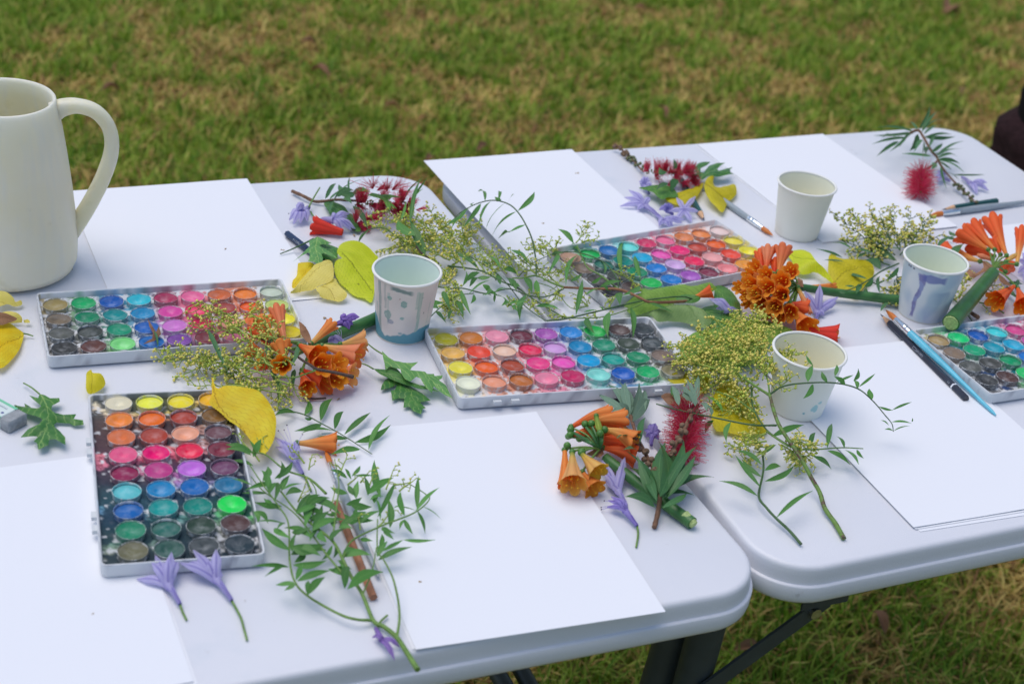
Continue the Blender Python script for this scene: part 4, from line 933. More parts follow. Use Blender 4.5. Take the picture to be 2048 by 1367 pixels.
# ------------------------------------------------------------ loose leaves
z3=zc(4.881,560,340); z2=zc(3.796,0,560); z4=zc(5.689,560,600); z5=zc(6.0235,1220,280); z7=zc(6.833,1240,560); zb=zc(5.258,1440,460); zr=zc(2.63,1320,600); zt=zc(2.629,1600,180); zq=zc(5.697,1860,420); z6=zc(4.557,860,380); zl=zc(2.328,420,780); zf=zc(3.5975,1080,740); zo=zc(5.945,1400,470); zp=zc(3.657,300,560); zg=zc(2.05,0,700)
def Q(Z,pts): return [Z(*p) for p in pts]
blade('deep yellow underside of the folded pale leaf beside the blue banded cup',Q(z3,[(175,910),(240,900),(310,905),(335,935),(270,1000),(200,1080),(145,1150),(118,1140),(125,1080),(160,1040),(170,980)]),Q(z3,[(120,1140),(310,915)]),'yellow_leaf',h=.009,serr=.0003,bulge=.002)
blade('pale yellow curled leaf lowest of the three beside the blue banded cup',Q(z3,[(345,1155),(450,1110),(530,1060),(560,1100),(600,1150),(650,1200),(640,1250),(580,1285),(520,1275),(430,1250),(395,1230),(385,1200)]),Q(z3,[(345,1155),(480,1180),(580,1283)]),'pale_yellow',h=.008,hs=[.012,.012,.010,.003,.006],serr=.0005)
blade('pale yellow folded leaf with a small green oak leaf lying over its tip',Q(z3,[(335,930),(400,900),(450,880),(490,880),(515,920),(525,1000),(515,1060),(470,1100),(370,1135),(330,1165),(250,1180),(160,1195),(98,1202),(150,1150),(200,1080),(270,1000)]),Q(z3,[(100,1200),(300,1030),(515,890)]),'pale_yellow',h=.015,hs=[.018,.014,.018,.011,.006,.012],serr=.0005)
blade('large lime green round leaf leaning against the drip streaked cup',Q(z3,[(610,860),(560,810),(575,750),(620,705),(680,690),(750,690),(820,720),(880,770),(930,820),(955,850),(940,920),(930,1000),(925,1150),(895,1285),(830,1258),(760,1238),(700,1208),(640,1150),(585,1100),(545,1030),(530,960),(540,900),(575,868)]),Q(z3,[(612,862),(750,980),(895,1130)]),'lime_leaf',h=.010,hs=[.016,.014,.012,.010,.008,.004,.003,.006,.012],serr=.0006,bulge=.002)
blade('dark green oak leaf under the lighter oak leaf on the navy pencil',Q(z3,[(395,668),(500,710),(455,715),(570,765),(560,860),(500,880),(420,860),(330,800),(300,740)]),Q(z3,[(395,670),(520,830)]),'oak_green',h=.009,smooth=False)
blade('small light green oak leaf with sharp lobes lying on the navy pencil',Q(z3,[(365,650),(280,690),(290,740),(240,790),(180,850),(125,895),(215,832),(270,805),(290,812),(285,870),(272,888),(330,895),(388,926),(415,890),(420,860),(405,820),(425,812),(490,836),(562,862),(490,800),(420,762),(385,737),(400,728),(505,712),(440,680),(400,662)]),Q(z3,[(368,655),(350,770),(388,926)]),'oak_light',h=.016,smooth=False)
blade('broad dark green leaf behind the lilac bloom at the back left',Q(z3,[(425,325),(500,300),(560,320),(640,370),(730,540),(700,575),(640,520),(510,450),(470,400)]),Q(z3,[(430,330),(580,400),(720,565)]),'oak_green',h=.006)
blade('long dark green leaf beside the red bottlebrush at the back left',Q(z3,[(640,440),(700,430),(760,520),(790,590),(740,600),(680,540)]),Q(z3,[(640,440),(780,595)]),'oak_green',h=.004)
blade('bright green oak leaf lying across the left red bottlebrush flower',Q(z3,[(855,250),(900,225),(980,235),(1080,240),(1195,265),(1090,270),(1055,290),(1145,378),(1085,350),(1070,402),(1040,360),(1010,300),(960,275)]),Q(z3,[(860,248),(1000,262),(1068,395)]),'green_leaf',h=.032,smooth=False)
blade('little green lobed leaf above the left red bottlebrush flower',Q(z3,[(748,178),(800,185),(805,158),(840,180),(880,212),(830,205),(780,200)]),Q(z3,[(750,180),(878,210)]),'green_leaf',h=.03,smooth=False)
blade('curled yellow and brown leaf, topmost at the left edge below the jug',Q(z2,[(-60,90),(0,80),(60,95),(100,130),(118,165),(158,152),(166,188),(110,200),(60,185),(20,195),(-50,200)]),Q(z2,[(-50,150),(110,175)]),'pale_yellow',h=.010,hs=[.012,.014,.006,.004,.008])
blade('shrivelled brown yellow leaf, middle of the three at the left edge',Q(z2,[(-70,260),(0,250),(60,235),(120,242),(160,272),(175,302),(212,298),(224,325),(150,322),(70,330),(0,350),(-60,350)]),Q(z2,[(-60,300),(220,315)]),'pale_yellow',h=.008,hs=[.010,.013,.005,.004])
blade('brown withered patch of leaf tucked between the yellow leaves at the left edge',Q(z2,[(-30,250),(30,245),(90,270),(130,295),(80,322),(10,340),(-40,330)]),Q(z2,[(-30,290),(125,295)]),'brown_leaf',h=.014,hs=[.015,.013])
blade('smooth golden yellow leaf, lowest of the three at the left edge',Q(z2,[(-90,420),(-40,350),(50,328),(90,332),(140,370),(180,402),(175,440),(150,520),(100,590),(40,650),(-10,665),(-70,600)]),Q(z2,[(180,402),(80,470),(-80,590)]),'yellow_leaf',h=.006,hs=[.010,.006,.004,.006],petiole=[z2(178,404,.006),z2(215,412,.004),z2(252,424,.003)])
blade('small yellow leaf standing against the top corner of the dark front palette',Q(z2,[(655,710),(690,678),(705,704),(760,710),(790,745),(798,790),(770,830),(700,860),(665,855),(652,800)]),Q(z2,[(692,680),(700,770),(690,855)]),'olive_yellow',h=.008,hs=[.014,.012,.006,.006],serr=.0003)
blade('dark green oak leaf with stalk between the eraser and the dark front palette',Q(z2,[(300,860),(290,890),(220,870),(290,935),(312,955),(290,975),(240,968),(185,930),(190,960),(105,950),(130,982),(230,1020),(310,1045),(322,1062),(300,1090),(230,1125),(212,1135),(155,1192),(275,1185),(285,1192),(255,1225),(280,1235),(292,1285),(330,1270),(365,1255),(375,1210),(420,1210),(497,1245),(495,1190),(460,1150),(415,1110),(410,1090),(430,1075),(530,1085),(560,1105),(635,1095),(630,1060),(560,1050),(580,1015),(480,1020),(420,1005),(390,985),(395,955),(455,920),(450,890),(380,892),(340,870)]),Q(z2,[(298,860),(350,960),(365,1110),(300,1270)]),'oak_green',h=.005,hs=[.008,.003,.012,.005,.009,.003,.008],smooth=False,petiole=[z2(298,862,.006),z2(240,815,.006),z2(178,780,.004)])
blade('large folded yellow leaf over the top right corner of the dark front palette',[(424,754),(434,776),(453,770),(491,774),(519,783),(538,804),(550,828),(552,850),(547,880),(533,905),(523,906),(515,897),(506,885),(487,862),(463,844),(438,822),(419,806),(424,786)],[(424,760),(440,800),(490,840),(524,904)],'yellow_leaf',h=.026,hs=[.022,.026,.022,.014,.012,.018],serr=.0004,bulge=.002)
blade('green oak leaf nearest the palette, topmost of the three right of the orange blooms',Q(z4,[(1165,612),(1158,580),(1240,650),(1300,690),(1400,710),(1572,705),(1500,760),(1482,790),(1530,800),(1650,815),(1672,840),(1750,835),(1760,860),(1852,855),(1840,890),(1810,910),(1880,960),(1962,1112),(1880,1080),(1800,1020),(1750,980),(1727,1057),(1660,1000),(1630,940),(1600,890),(1550,870),(1480,927),(1420,890),(1380,830),(1370,790),(1250,750),(1205,797),(1190,720)]),Q(z4,[(1165,612),(1400,735),(1650,880),(1955,1105)]),'oak_light',h=.010,hs=[.012,.016,.010,.010,.014],smooth=False,petiole=[z4(1165,612,.010),z4(1080,560,.010),z4(998,495,.007)])
blade('narrow green oak leaf seen edge on, middle of the three right of the orange blooms',Q(z4,[(1060,780),(1200,788),(1280,780),(1380,840),(1480,925),(1600,960),(1700,985),(1825,1040),(1600,1010),(1450,965),(1300,915),(1150,850)]),Q(z4,[(1062,782),(1400,920),(1820,1035)]),'oak_green',h=.009,smooth=False,petiole=[z4(1062,782,.009),z4(990,740,.008),z4(918,716,.006)])
blade('green oak leaf pointing at the front sheet, lowest of the three oak leaves',Q(z4,[(1270,850),(1200,900),(1160,960),(1145,1022),(1250,1000),(1320,960),(1330,972),(1310,1020),(1258,1030),(1270,1070),(1280,1142),(1350,1110),(1415,1120),(1405,1217),(1480,1210),(1510,1260),(1605,1303),(1620,1240),(1662,1222),(1590,1160),(1715,1145),(1650,1090),(1560,1020),(1450,950)]),Q(z4,[(1290,870),(1440,1000),(1605,1298)]),'oak_green',h=.004,smooth=False)
blade('dark fragment of oak leaf beneath the three oak leaves',Q(z4,[(1190,720),(1290,740),(1400,850),(1480,925),(1380,930),(1280,860),(1200,790)]),Q(z4,[(1195,730),(1460,920)]),'oak_green',h=.007,smooth=False)
blade('green lobed oak leaf behind the yellow leaves at the back centre',Q(z5,[(1075,470),(1010,330),(1060,280),(1130,262),(1212,265),(1170,300),(1090,345),(1090,385),(1130,395),(1190,310),(1290,278),(1392,270),(1350,300),(1290,350),(1310,370),(1380,350),(1478,322),(1445,360),(1450,395),(1495,410),(1360,430),(1290,445),(1180,440),(1110,480)]),Q(z5,[(1080,470),(1200,390),(1480,330)]),'oak_green',h=.012,smooth=False)
blade('yellow fan shaped leaf right of the back bottlebrush, over the brush handle',Q(z5,[(1142,600),(1138,530),(1180,450),(1240,432),(1255,450),(1245,510),(1285,570),(1370,560),(1500,533),(1525,640),(1480,700),(1420,745),(1400,790),(1355,870),(1280,810),(1210,740),(1160,660)]),Q(z5,[(1145,590),(1270,650),(1440,690)]),'olive_yellow',h=.010,hs=[.016,.020,.012,.006,.005,.008],smooth=True,serr=.0004)
blade('yellow leaf under the back bottlebrush and above the green pencil',Q(z5,[(630,650),(760,640),(900,610),(1040,560),(1125,510),(1110,580),(1060,660),(1010,720),(880,790),(790,780),(680,730)]),Q(z5,[(640,660),(850,700),(1115,530)]),'olive_yellow',h=.008,serr=.0003)
blade('mid green leaf under the left end of the back bottlebrush',Q(z5,[(345,580),(500,545),(640,545),(760,580),(820,680),(700,690),(620,720),(540,650),(450,605)]),Q(z5,[(350,582),(560,595),(800,650)]),'green_leaf',h=.012)
blade('big light green leaf under the brown twig, above the centre palette corner',Q(z7,[(545,100),(700,80),(860,60),(1000,80),(1150,40),(1230,30),(1300,90),(1310,120),(1150,230),(900,250),(790,290),(700,340),(480,400),(350,440),(230,480),(180,470),(100,430),(110,380),(60,350),(150,260),(160,230),(230,160),(330,110),(420,130)]),Q(z7,[(830,310),(560,290),(200,260)]),'big_green',h=.012,hs=[.018,.020,.014,.008,.008,.01],serr=.0008,bulge=.004)
blade('broad green leaf behind the small orange bloom, next to the orange flower ball',Q(z7,[(1300,90),(1400,80),(1500,130),(1560,200),(1640,330),(1640,500),(1560,620),(1450,560),(1330,420),(1280,260)]),Q(z7,[(1310,110),(1440,300),(1580,600)]),'green_leaf',h=.008,serr=.0006)
blade('dark green leaf under the drooping lilac bloom beside the big green leaves',Q(z7,[(1100,400),(1300,350),(1500,480),(1560,620),(1400,670),(1250,640),(1180,540)]),Q(z7,[(1110,410),(1350,520),(1550,640)]),'oak_green',h=.006,serr=.0004)
blade('small curled dark green leaf touching the little orange bloom',Q(z7,[(755,262),(850,205),(960,198),(1050,212),(1100,250),(1060,290),(960,315),(870,300)]),Q(z7,[(760,262),(1095,252)]),'green_leaf',h=.022,hs=[.018,.026,.020])
blade('pale underside of a big leaf curving over the corner of the centre palette',Q(z7,[(380,470),(440,430),(600,370),(700,340),(900,335),(1050,370),(1140,410),(1200,480),(1245,570),(1170,655),(1100,640),(900,580),(700,562),(520,565),(430,490)]),Q(z7,[(860,338),(1000,450),(1150,640)]),'pale_green',h=.014,hs=[.014,.018,.016,.008,.007],serr=.0005,bulge=.005)
blade('green leaf lying under the yellow panicles left of the spotted cup',[(1358,690),(1390,665),(1434,655),(1480,645),(1533,642),(1586,661),(1548,680),(1510,725),(1453,733),(1396,725),(1362,714)],[(1360,700),(1450,690),(1580,662)],'big_green',h=.006,serr=.0005)
blade('yellow leaf between the centre palette and the panicles of the cup spray',Q(zr,[(30,402),(70,385),(120,372),(200,375),(262,385),(250,470),(190,500),(130,480),(80,468),(55,430)]),Q(zr,[(32,402),(150,430),(250,440)]),'olive_yellow',h=.006,hs=[.01,.01,.004,.006],serr=.0005)
blade('big olive yellow leaf under the panicles, in front of the spotted cup',Q(zr,[(300,450),(380,430),(450,500),(500,580),(545,650),(560,690),(520,705),(430,712),(350,690),(290,680),(270,600),(280,520)]),Q(zr,[(310,450),(400,580),(540,700)]),'olive_yellow',h=.005,hs=[.01,.006,.004,.006],serr=.0005)
blade('brownish yellow leaf behind the front bottlebrush flower',Q(zr,[(5,510),(30,488),(80,490),(130,505),(160,540),(100,560),(40,545)]),Q(zr,[(8,512),(80,520),(150,545)]),'brown_leaf',h=.010)
blade('curling yellow green leaf right of the orange flower ball, beside the clean cup',Q(zb,[(705,205),(760,215),(840,205),(900,215),(950,240),(985,290),(1010,320),(1140,450),(1190,560),(1100,500),(1000,440),(930,460),(860,465),(790,440),(740,380),(760,330),(700,250)]),Q(zb,[(720,210),(870,330),(1010,420),(1185,555)]),'lime_leaf',h=.010,hs=[.006,.014,.022,.014,.006,.006],serr=.0005,bulge=.003)
blade('broad yellow leaf under the dark leaflets left of the purple stained cup',Q(zb,[(1140,350),(1150,270),(1200,235),(1240,290),(1350,305),(1520,315),(1600,360),(1618,460),(1570,530),(1500,610),(1430,685),(1340,640),(1230,605),(1170,510),(1135,430)]),Q(zb,[(1180,560),(1350,450),(1600,380)]),'olive_yellow',h=.010,hs=[.018,.016,.010,.008,.006,.008],serr=.0005,bulge=.003)
# ------------------------------------------------------------ loose lilac flowers
lily('lilac flower at the front left, left of two lying by the dark palette',zg(738,1040),zg(690,960),[zg(560,937,.003),zg(636,840,.014),(343,1103,.017),(357,1117,.013),zg(622,868,.014),zg(690,850,.018)],stalk=[zg(737,1038,.003),zg(748,1070,.002),zg(765,1105,.0015)],arch=.003,wd=.0075)
lily('lilac flower at the front left, right of two with the longer green stalk',zg(950,1025),zg(888,940),[zg(737,870,.013),zg(792,818,.016),zg(885,815,.018),zg(760,856,.012),zg(835,850,.014),zg(905,905,.006)],stalk=[zg(948,1022,.003),zg(985,1090,.003),zg(1000,1140,.002),zg(1013,1188,.0015)],arch=.003,wd=.0075)
lily('lilac flower beside the single orange bloom above the leafy front spray',zl(432,390),zl(390,320),[zl(298,215,.01),zl(305,262,.006),zl(332,230,.012),zl(350,300,.004),zl(395,235,.012),zl(415,255,.01)],stalk=[zl(432,390,.003),zl(450,420,.002),zl(470,470,.002)],stam=[zl(318,188,.012),zl(358,162,.015),zl(430,205,.012),zl(345,185,.012)],wd=.0068)
lily('wilted purple flower at the front edge beside the stem of the leafy spray',zl(772,1108),zl(800,1160),[zl(860,1256,.003),zl(884,1195,.004),zl(755,1150,.003),zl(840,1230,.003)],stalk=[zl(775,1110,.003),zl(795,1075,.003),zl(826,1046,.003)],cols=(PU1,L((176,146,214)),L((104,70,160))),wd=.004)
lily('long lilac flower right of the hanging peach blooms in the front bunch',zf(615,958),zf(560,865),[zf(440,640,.012),zf(610,625,.016),zf(470,790,.006),zf(455,720,.010),zf(595,640,.012)],wd=.0075,stalk=[zf(615,958,.003),zf(622,985,.003)],arch=.002)
lily('half closed purple lilac flower hanging lowest in the front bunch',zf(698,1118),zf(620,1020),[zf(490,935,.006),zf(512,908,.010),zf(482,985,.004),zf(585,950,.010),zf(540,920,.012)],wd=.0055,stalk=[zf(698,1116,.003),zf(706,1180,.002),zf(692,1272,.0015)],stam=[zf(442,1000,.003),zf(440,985,.004),zf(462,938,.006)],cols=(L((150,130,214)),L((180,166,230)),L((100,80,180))))
lily('crumpled purple flower between the peach blooms and the front bottlebrush',zf(800,540),zf(805,470),[zf(750,430,.006),zf(790,385,.010),zf(830,380,.012),zf(870,440,.008),zf(855,500,.004),zf(760,480,.005)],wd=.0070,cols=(L((140,124,196)),L((166,152,214)),L((96,80,160))))
lily('closed lilac flower with a straight stalk, leftmost at the back left',z3(280,362),z3(220,420),[z3(90,490,.004),z3(130,530,.004),z3(180,375,.016),z3(165,400,.014),z3(270,500,.006),z3(200,520,.005)],wd=.0085,stalk=[z3(280,362,.008),z3(330,270,.010),z3(388,172,.010)],stam=[z3(85,425,.005)],arch=.008,r=.0045)
lily('open lilac flower lying on the red trumpet at the back left',z3(405,482),z3(520,490),[z3(680,425,.016),z3(660,460,.014),z3(610,600,.006),z3(740,575,.006),z3(700,590,.005),z3(560,440,.016)],wd=.0085,stalk=[z3(405,482,.012),z3(350,472,.008),z3(318,440,.005),z3(300,407,.003)],h=(.012,.014,.008),arch=.005,r=.0045)
lily('large lilac flower with pointed petals at the back centre, left of the star shaped one',z5(600,930),z5(420,790),[z5(225,600,.014),z5(172,690,.009),z5(118,797,.004),z5(270,610,.012),z5(330,840,.005),z5(480,690,.014)],wd=.0075,stalk=[z5(600,930,.006),z5(660,945,.006)],arch=.004)
lily('star shaped lilac flower in front of the green pencil',z5(900,860),z5(895,845),[z5(800,690,.016),z5(1032,675,.016),z5(1072,860,.010),z5(985,990,.004),z5(800,960,.004),z5(705,860,.008)],wd=.0068,h=(.006,.010,.012),arch=.002,tube=False)
lily('lilac flower lying lowest of the back centre group, touching the palette',z5(560,910),z5(640,970),[z5(720,1055,.003),z5(870,1000,.004),z5(900,960,.006),z5(760,1040,.003),z5(590,1035,.003)],wd=.0075)
lily('lilac flower between the star shaped one and the large pointed one',z5(760,900),z5(700,850),[z5(590,840,.008),z5(640,800,.012),z5(700,760,.014),z5(770,800,.01)],wd=.008,cols=(L((120,110,190)),LI1,LI3))
lily('lilac flower behind the left end of the back bottlebrush',z5(470,650),z5(420,560),[z5(350,500,.010),z5(400,440,.016),z5(455,445,.016),z5(500,560,.01)],wd=.009)
lily('lilac flower with wide petals right of the orange flower ball',zb(1010,945),zb(1025,860),[zb(1052,570,.030),zb(890,640,.020),zb(1243,700,.014),zb(1225,760,.008),zb(1100,895,.004),zb(940,720,.014)],wd=.0085,h=(.004,.006,.01),arch=.002)
lily('drooping lilac flower on the green leaves beside the small orange bloom',z7(1615,440),z7(1480,390),[z7(1220,255,.022),z7(1300,250,.024),z7(1310,390,.012),z7(1420,470,.008),z7(1500,480,.006),z7(1330,330,.018)],wd=.0085,h=(.014,.018,.014),arch=.003)
lily('lilac flower lying near the grey brush at the back right',zt(850,458),zt(900,490),[zt(985,488,.012),zt(993,530,.004),zt(930,545,.003),zt(905,520,.004),zt(960,500,.010)],wd=.0078)
lily('lilac flower half hidden behind the round red bottlebrush at the back right',zt(790,480),zt(750,455),[zt(720,430,.012),zt(725,480,.006),zt(770,425,.012),zt(715,460,.008)],wd=.008)
lily('lilac flower at the right edge beside the tall orange trumpets',(2090,545),(2060,535),[(2034,520,.012),(2036,545,.006),(2045,505,.016),(2048,560,.004)],wd=.009)
T=lily('lilac flower crumpled over the thick stem left of the drip streaked cup',z4(600,292),z4(720,250),[z4(905,190,.024),z4(870,215,.022),z4(790,330,.014),z4(740,200,.022),z4(830,280,.016)],wd=.0085,h=(.014,.018,.02),cols=(PU1,L((160,130,212)),L((100,70,170))))
T=lily('pale lilac flower under the peach trumpet left of the drip streaked cup',z4(800,545),z4(700,500),[z4(500,480,.012),z4(530,600,.006),z4(600,690,.004),z4(740,690,.004),z4(560,450,.014)],wd=.011,h=(.01,.012,.01),stam=[z4(620,350,.02),z4(650,340,.02),z4(690,330,.02)])
# ------------------------------------------------------------ single orange and red blooms
def single(label,base,mouth,rpx,cols,**k):
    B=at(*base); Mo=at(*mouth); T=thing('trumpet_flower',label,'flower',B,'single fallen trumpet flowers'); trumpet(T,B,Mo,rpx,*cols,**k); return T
single('red orange trumpet flower at the back left, under an open lilac bloom',z3(610,608,.007),z3(318,535,.009),.0105,(RED,RED,OR_),ov=False,r0=.004)
single('orange trumpet flower lying above the leafy front spray, mouth to the right',zl(412,246,.008),zl(592,248,.010),.0098,(OR_Y,OR_,OR_))
single('small orange trumpet flower on the big green leaves at the centre',(1392,593,.018),(1424,582,.026),.0078,(OR_,OR_R,IN_),ov=False)
single('fallen red trumpet flower behind the spotted cup',zb(930,1060,.006),zb(1245,1105,.009),.0115,(RED,RED,OR_),ov=False,r0=.004)
single('slender orange bloom lying under the thick stem beside the yellow leaf',zb(880,600,.008),zb(1215,590,.008),.004,(OR_Y,OR_,OR_Y),ov=False,stam=False)
# ------------------------------------------------------------ orange flower heads
# left head, beside the streaked cup
hub=at(*z4(345,560,.018)); T=thing('orange_flower_head','orange trumpet flower head with a thick stem running behind the drip streaked cup','flower head',at(*z4(345,560)),'orange trumpet flower heads')
stem(T,[at(*z4(380,540,.012)),at(*z4(640,400,.010)),at(*z4(1045,225,.008)),at(772,625,.007)],.0058,.0064,'stalk','thick_stem',14)
def head(T,Z,hub,lst):
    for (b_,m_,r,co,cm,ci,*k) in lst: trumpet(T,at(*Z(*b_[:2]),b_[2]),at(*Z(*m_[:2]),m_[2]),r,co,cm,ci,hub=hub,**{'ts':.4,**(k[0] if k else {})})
TS=dict(ts=.45)
head(T,z4,hub,[((360,488,.022),(600,268,.030),.0066,OR_Y,OR_,OR_Y),((492,522,.026),(915,640,.026),.0125,OR_Y,SAL,OR_),((700,500,.016),(985,455,.020),.0105,YEL,L((240,186,120)),IN_),
 ((228,512,.028),(445,640,.034),.0105,OR_R,OR_,IN_),((330,700,.02),(510,735,.036),.0105,OR_,OR_,IN_),((420,800,.016),(690,735,.032),.0115,OR_R,OR_,IN_),((520,830,.012),(850,850,.018),.0110,OR_,SAL,OR_Y),
 ((265,800,.010),(560,945,.014),.0110,RED,OR_R,OR_),((250,840,.010),(318,1012,.014),.0082,OR_R,OR_R,IN_),((480,850,.010),(680,890,.022),.0100,OR_,OR_,IN_)])
head(T,zp,hub,[((985,440,.024),(930,215,.030),.0080,SAL,L((242,150,100)),OR_),((880,440,.02),(830,300,.026),.0095,OR_R,OR_,IN_),((985,600,.024),(960,470,.032),.0095,OR_,OR_,IN_),((880,560,.014),(700,500,.020),.0095,OR_R,OR_,OR_),((930,640,.012),(800,590,.020),.0100,RED,OR_R,IN_),((960,520,.018),(770,360,.016),.0085,OR_R,OR_R,OR_),((1000,620,.012),(960,620,.03),.009,OR_R,OR_,IN_)])
o=MB(); 
blade('',Q(z4,[(215,255),(235,252),(300,320),(350,430),(358,492),(300,470),(230,370)]),Q(z4,[(225,255),(355,490)]),'brown_leaf',h=.024,parent=T,name='bract')
# ball of open orange flowers
hb=at(*zo(1170,620,.022)); T=thing('orange_flower_head','round ball of open orange flowers on a long stem reaching the purple stained cup','flower head',at(*zo(1170,620)),'orange trumpet flower heads')
stem(T,[at(*zb(850,600,.020)),at(*zb(1200,655,.012)),at(*zb(1500,690,.010)),at(*zb(1880,735,.009))],.0042,.0058,'stalk','thick_stem',14)
for (cx,cy,r,h_) in ((630,370,75,.040),(765,465,75,.046),(575,580,80,.044),(780,615,85,.048),(960,540,90,.048),(640,700,75,.042),(950,710,85,.042),(440,620,60,.032),(530,720,55,.032),(540,810,50,.022),(690,820,80,.032),(880,860,85,.032),(930,980,65,.020),(1060,930,85,.022),(1075,420,80,.046),(560,480,70,.036),(780,960,50,.012)):
    Mo=at(*zo(cx,cy),h_); dirn=(hb-Mo).normalized(); tc=(CAM-Mo).normalized(); B=Mo-tc*.018+dirn*.020*0+ (hb-Mo)*.38; B.z=max(B.z,TZ+.003)
    ax=(Mo-B).normalized(); tr=random.random(); trumpet(T,B,Mo,r/5.945/1830*1.16,OR_,lerp3(OR_,L((255,168,84)),tr),lerp3(L((255,206,80)),L((255,176,56)),random.random()),hub=hb,flare=.22,ts=.5)
head(T,zo,hb,[((785,400,.030),(815,170,.040),.0082,OR_R,SAL,OR_),((740,420,.024),(715,215,.030),.0068,RED,OR_R,OR_),((935,430,.032),(995,160,.046),.0100,OR_,L((242,140,90)),OR_Y),((880,460,.026),(900,320,.030),.0066,RED,OR_R,OR_)])
head(T,zb,hb,[((775,830,.012),(925,1035,.014),.0125,OR_,OR_,IN_),((745,770,.016),(900,820,.012),.0105,RED,OR_R,OR_),((820,610,.026),(955,880,.012),.0046,OR_Y,SAL,YEL,dict(closed=.5,stam=False,green=L((150,190,80))))])
for a in range(9): 
    stem(T,[hb,hb+Vector((-.006-.002*random.random(),.004*random.uniform(-1,1),.002)),at(*zo(1000+20*random.random(),560+24*a,.020+.002*a))],.0013,.0013,'stalk','flower_stalk',6)
blade('',Q(zb,[(780,560),(820,505),(870,530),(880,600),(830,590)]),Q(zb,[(790,555),(870,590)]),'brown_leaf',h=.026,parent=T,name='bract',smooth=False)
# head at the far right
hq=at(*zq(720,660,.030)); T=thing('orange_flower_head','orange trumpet flower head at the right edge with a thick cut green stem','flower head',at(*zq(720,660)),'orange trumpet flower heads')
Pc=at(*zq(238,1285,.020)); stem(T,[at(*zq(715,715,.030)),at(*zq(480,1000,.026)),Pc],.0074,.0098,'stalk','thick_stem',18)
b=MB(); dd=(Pc-at(*zq(480,1000,.026))).normalized(); b.tube([Pc+dd*.0002,Pc+dd*.0012],.0086,.008,18); b.build('cut_end','cut_pith',T,flat_deg=40)
head(T,zq,hq,[((655,445,.040),(345,262,.044),.0125,OR_,OR_R,OR_),((730,445,.040),(475,190,.046),.0120,OR_,OR_R,OR_),((720,520,.028),(430,430,.026),.0105,OR_R,OR_R,OR_),((870,510,.040),(705,120,.050),.0120,OR_,OR_R,IN_),((800,500,.034),(735,350,.040),.0085,OR_R,OR_R,OR_),((990,610,.036),(1045,235,.046),.0080,OR_Y,OR_R,OR_),((960,865,.020),(735,1040,.018),.0115,OR_R,OR_R,IN_),((1000,895,.018),(1075,1110,.018),.0115,OR_R,OR_R,IN_),((560,580,.026),(300,500,.022),.0075,OR_Y,OR_,OR_),((700,560,.034),(535,508,.036),.0045,SAL,SAL,OR_Y,dict(closed=.6,stam=False)),((870,585,.036),(985,500,.040),.0040,OR_Y,YEL,YEL,dict(closed=.6,stam=False,green=L((140,180,70)))),((860,700,.026),(880,640,.02),.009,OR_R,OR_R,OR_),((400,560,.018),(130,430,.014),.010,OR_,OR_R,OR_)])
blade('',Q(zq,[(600,580),(700,620),(740,700),(640,690),(560,740),(480,770),(400,680),(450,670),(520,720),(610,650)]),Q(zq,[(610,590),(700,680)]),'brown_leaf',h=.034,parent=T,name='bract')
blade('',Q(zq,[(770,720),(860,790),(925,865),(860,850),(790,800)]),Q(zq,[(775,725),(920,862)]),'brown_leaf',h=.028,parent=T,name='bract')
# front bunch head
hf=at(*zf(430,565,.020)); T=thing('orange_flower_head','peach and orange flower head drooping in the front bunch beside the bottlebrush','flower head',at(*zf(430,565)),'orange trumpet flower heads')
Pe=at(*zf(1095,1100,.006)); Ps=at(*zf(470,630,.010)); stem(T,[Ps,at(*zf(780,870,.008)),Pe],.0048,.0058,'stalk','thick_stem',16)
b=MB(); dd=(Pe-Ps).normalized(); b.tube([Pe-dd*.010+Vector((0,0,.0022)),Pe+Vector((0,0,.0006)),Pe+dd*.0025],.0048,.0036,14); b.build('cut_end','cut_pith',T,flat_deg=40)
G_=L((150,180,80))
head(T,zf,hf,[((232,405,.026),(520,315,.034),.0085,OR_R,OR_,OR_,dict(bend=.10,stam=False)),((325,378,.030),(625,352,.034),.0095,OR_,OR_,OR_,dict(bend=.05,stam=False)),((470,425,.030),(690,520,.028),.0105,OR_Y,OR_,OR_,dict(bend=.08)),((210,475,.022),(560,440,.018),.0100,OR_R,OR_,OR_,dict(bend=.08,stam=False)),((460,560,.014),(695,620,.012),.0110,OR_R,OR_R,OR_,dict(bend=.05,stam=False)),((330,480,.018),(600,520,.014),.010,OR_R,OR_R,OR_,dict(stam=False)),
 ((178,580,.020),(182,830,.010),.0068,OR_,OR_,OR_,dict(stam=False)),((232,595,.024),(240,830,.016),.0118,YEL,L((242,190,120)),L((250,200,90)),dict(green=G_)),((300,600,.026),(425,740,.022),.0098,L((226,196,80)),OR_Y,L((236,214,70)),dict(green=G_)),((310,740,.014),(400,860,.010),.0100,OR_,L((240,160,80)),L((244,180,60))),((405,335,.036),(432,450,.034),.0042,G_,L((170,190,80)),G_,dict(closed=.7,stam=False,green=L((120,160,60))))])
b=MB()
for (x,y,h_) in ((220,428,.028),(216,466,.026),(284,490,.022),(325,388,.032),(370,384,.034),(465,428,.034),(196,542,.024),(300,590,.026),(432,455,.034)): b.ball(at(*zf(x,y,h_)),.0036,(1,1,1),10,7)
b.build('seed_ovaries','ovary',T)
for (x,y,h_) in ((220,440,.027),(284,490,.022),(325,400,.031),(370,395,.033),(432,460,.033),(445,470,.03)): stem(T,[hf,at(*zf((x+430)/2+8,(y+560)/2,.028)),at(*zf(x,y,h_))],.0016,.0015,'stalk','flower_stalk',7)
blade('',Q(zf,[(330,600),(400,560),(450,540),(460,600),(430,630),(380,620)]),Q(zf,[(335,600),(455,560)]),'brown_leaf',h=.016,parent=T,name='bract',smooth=False)
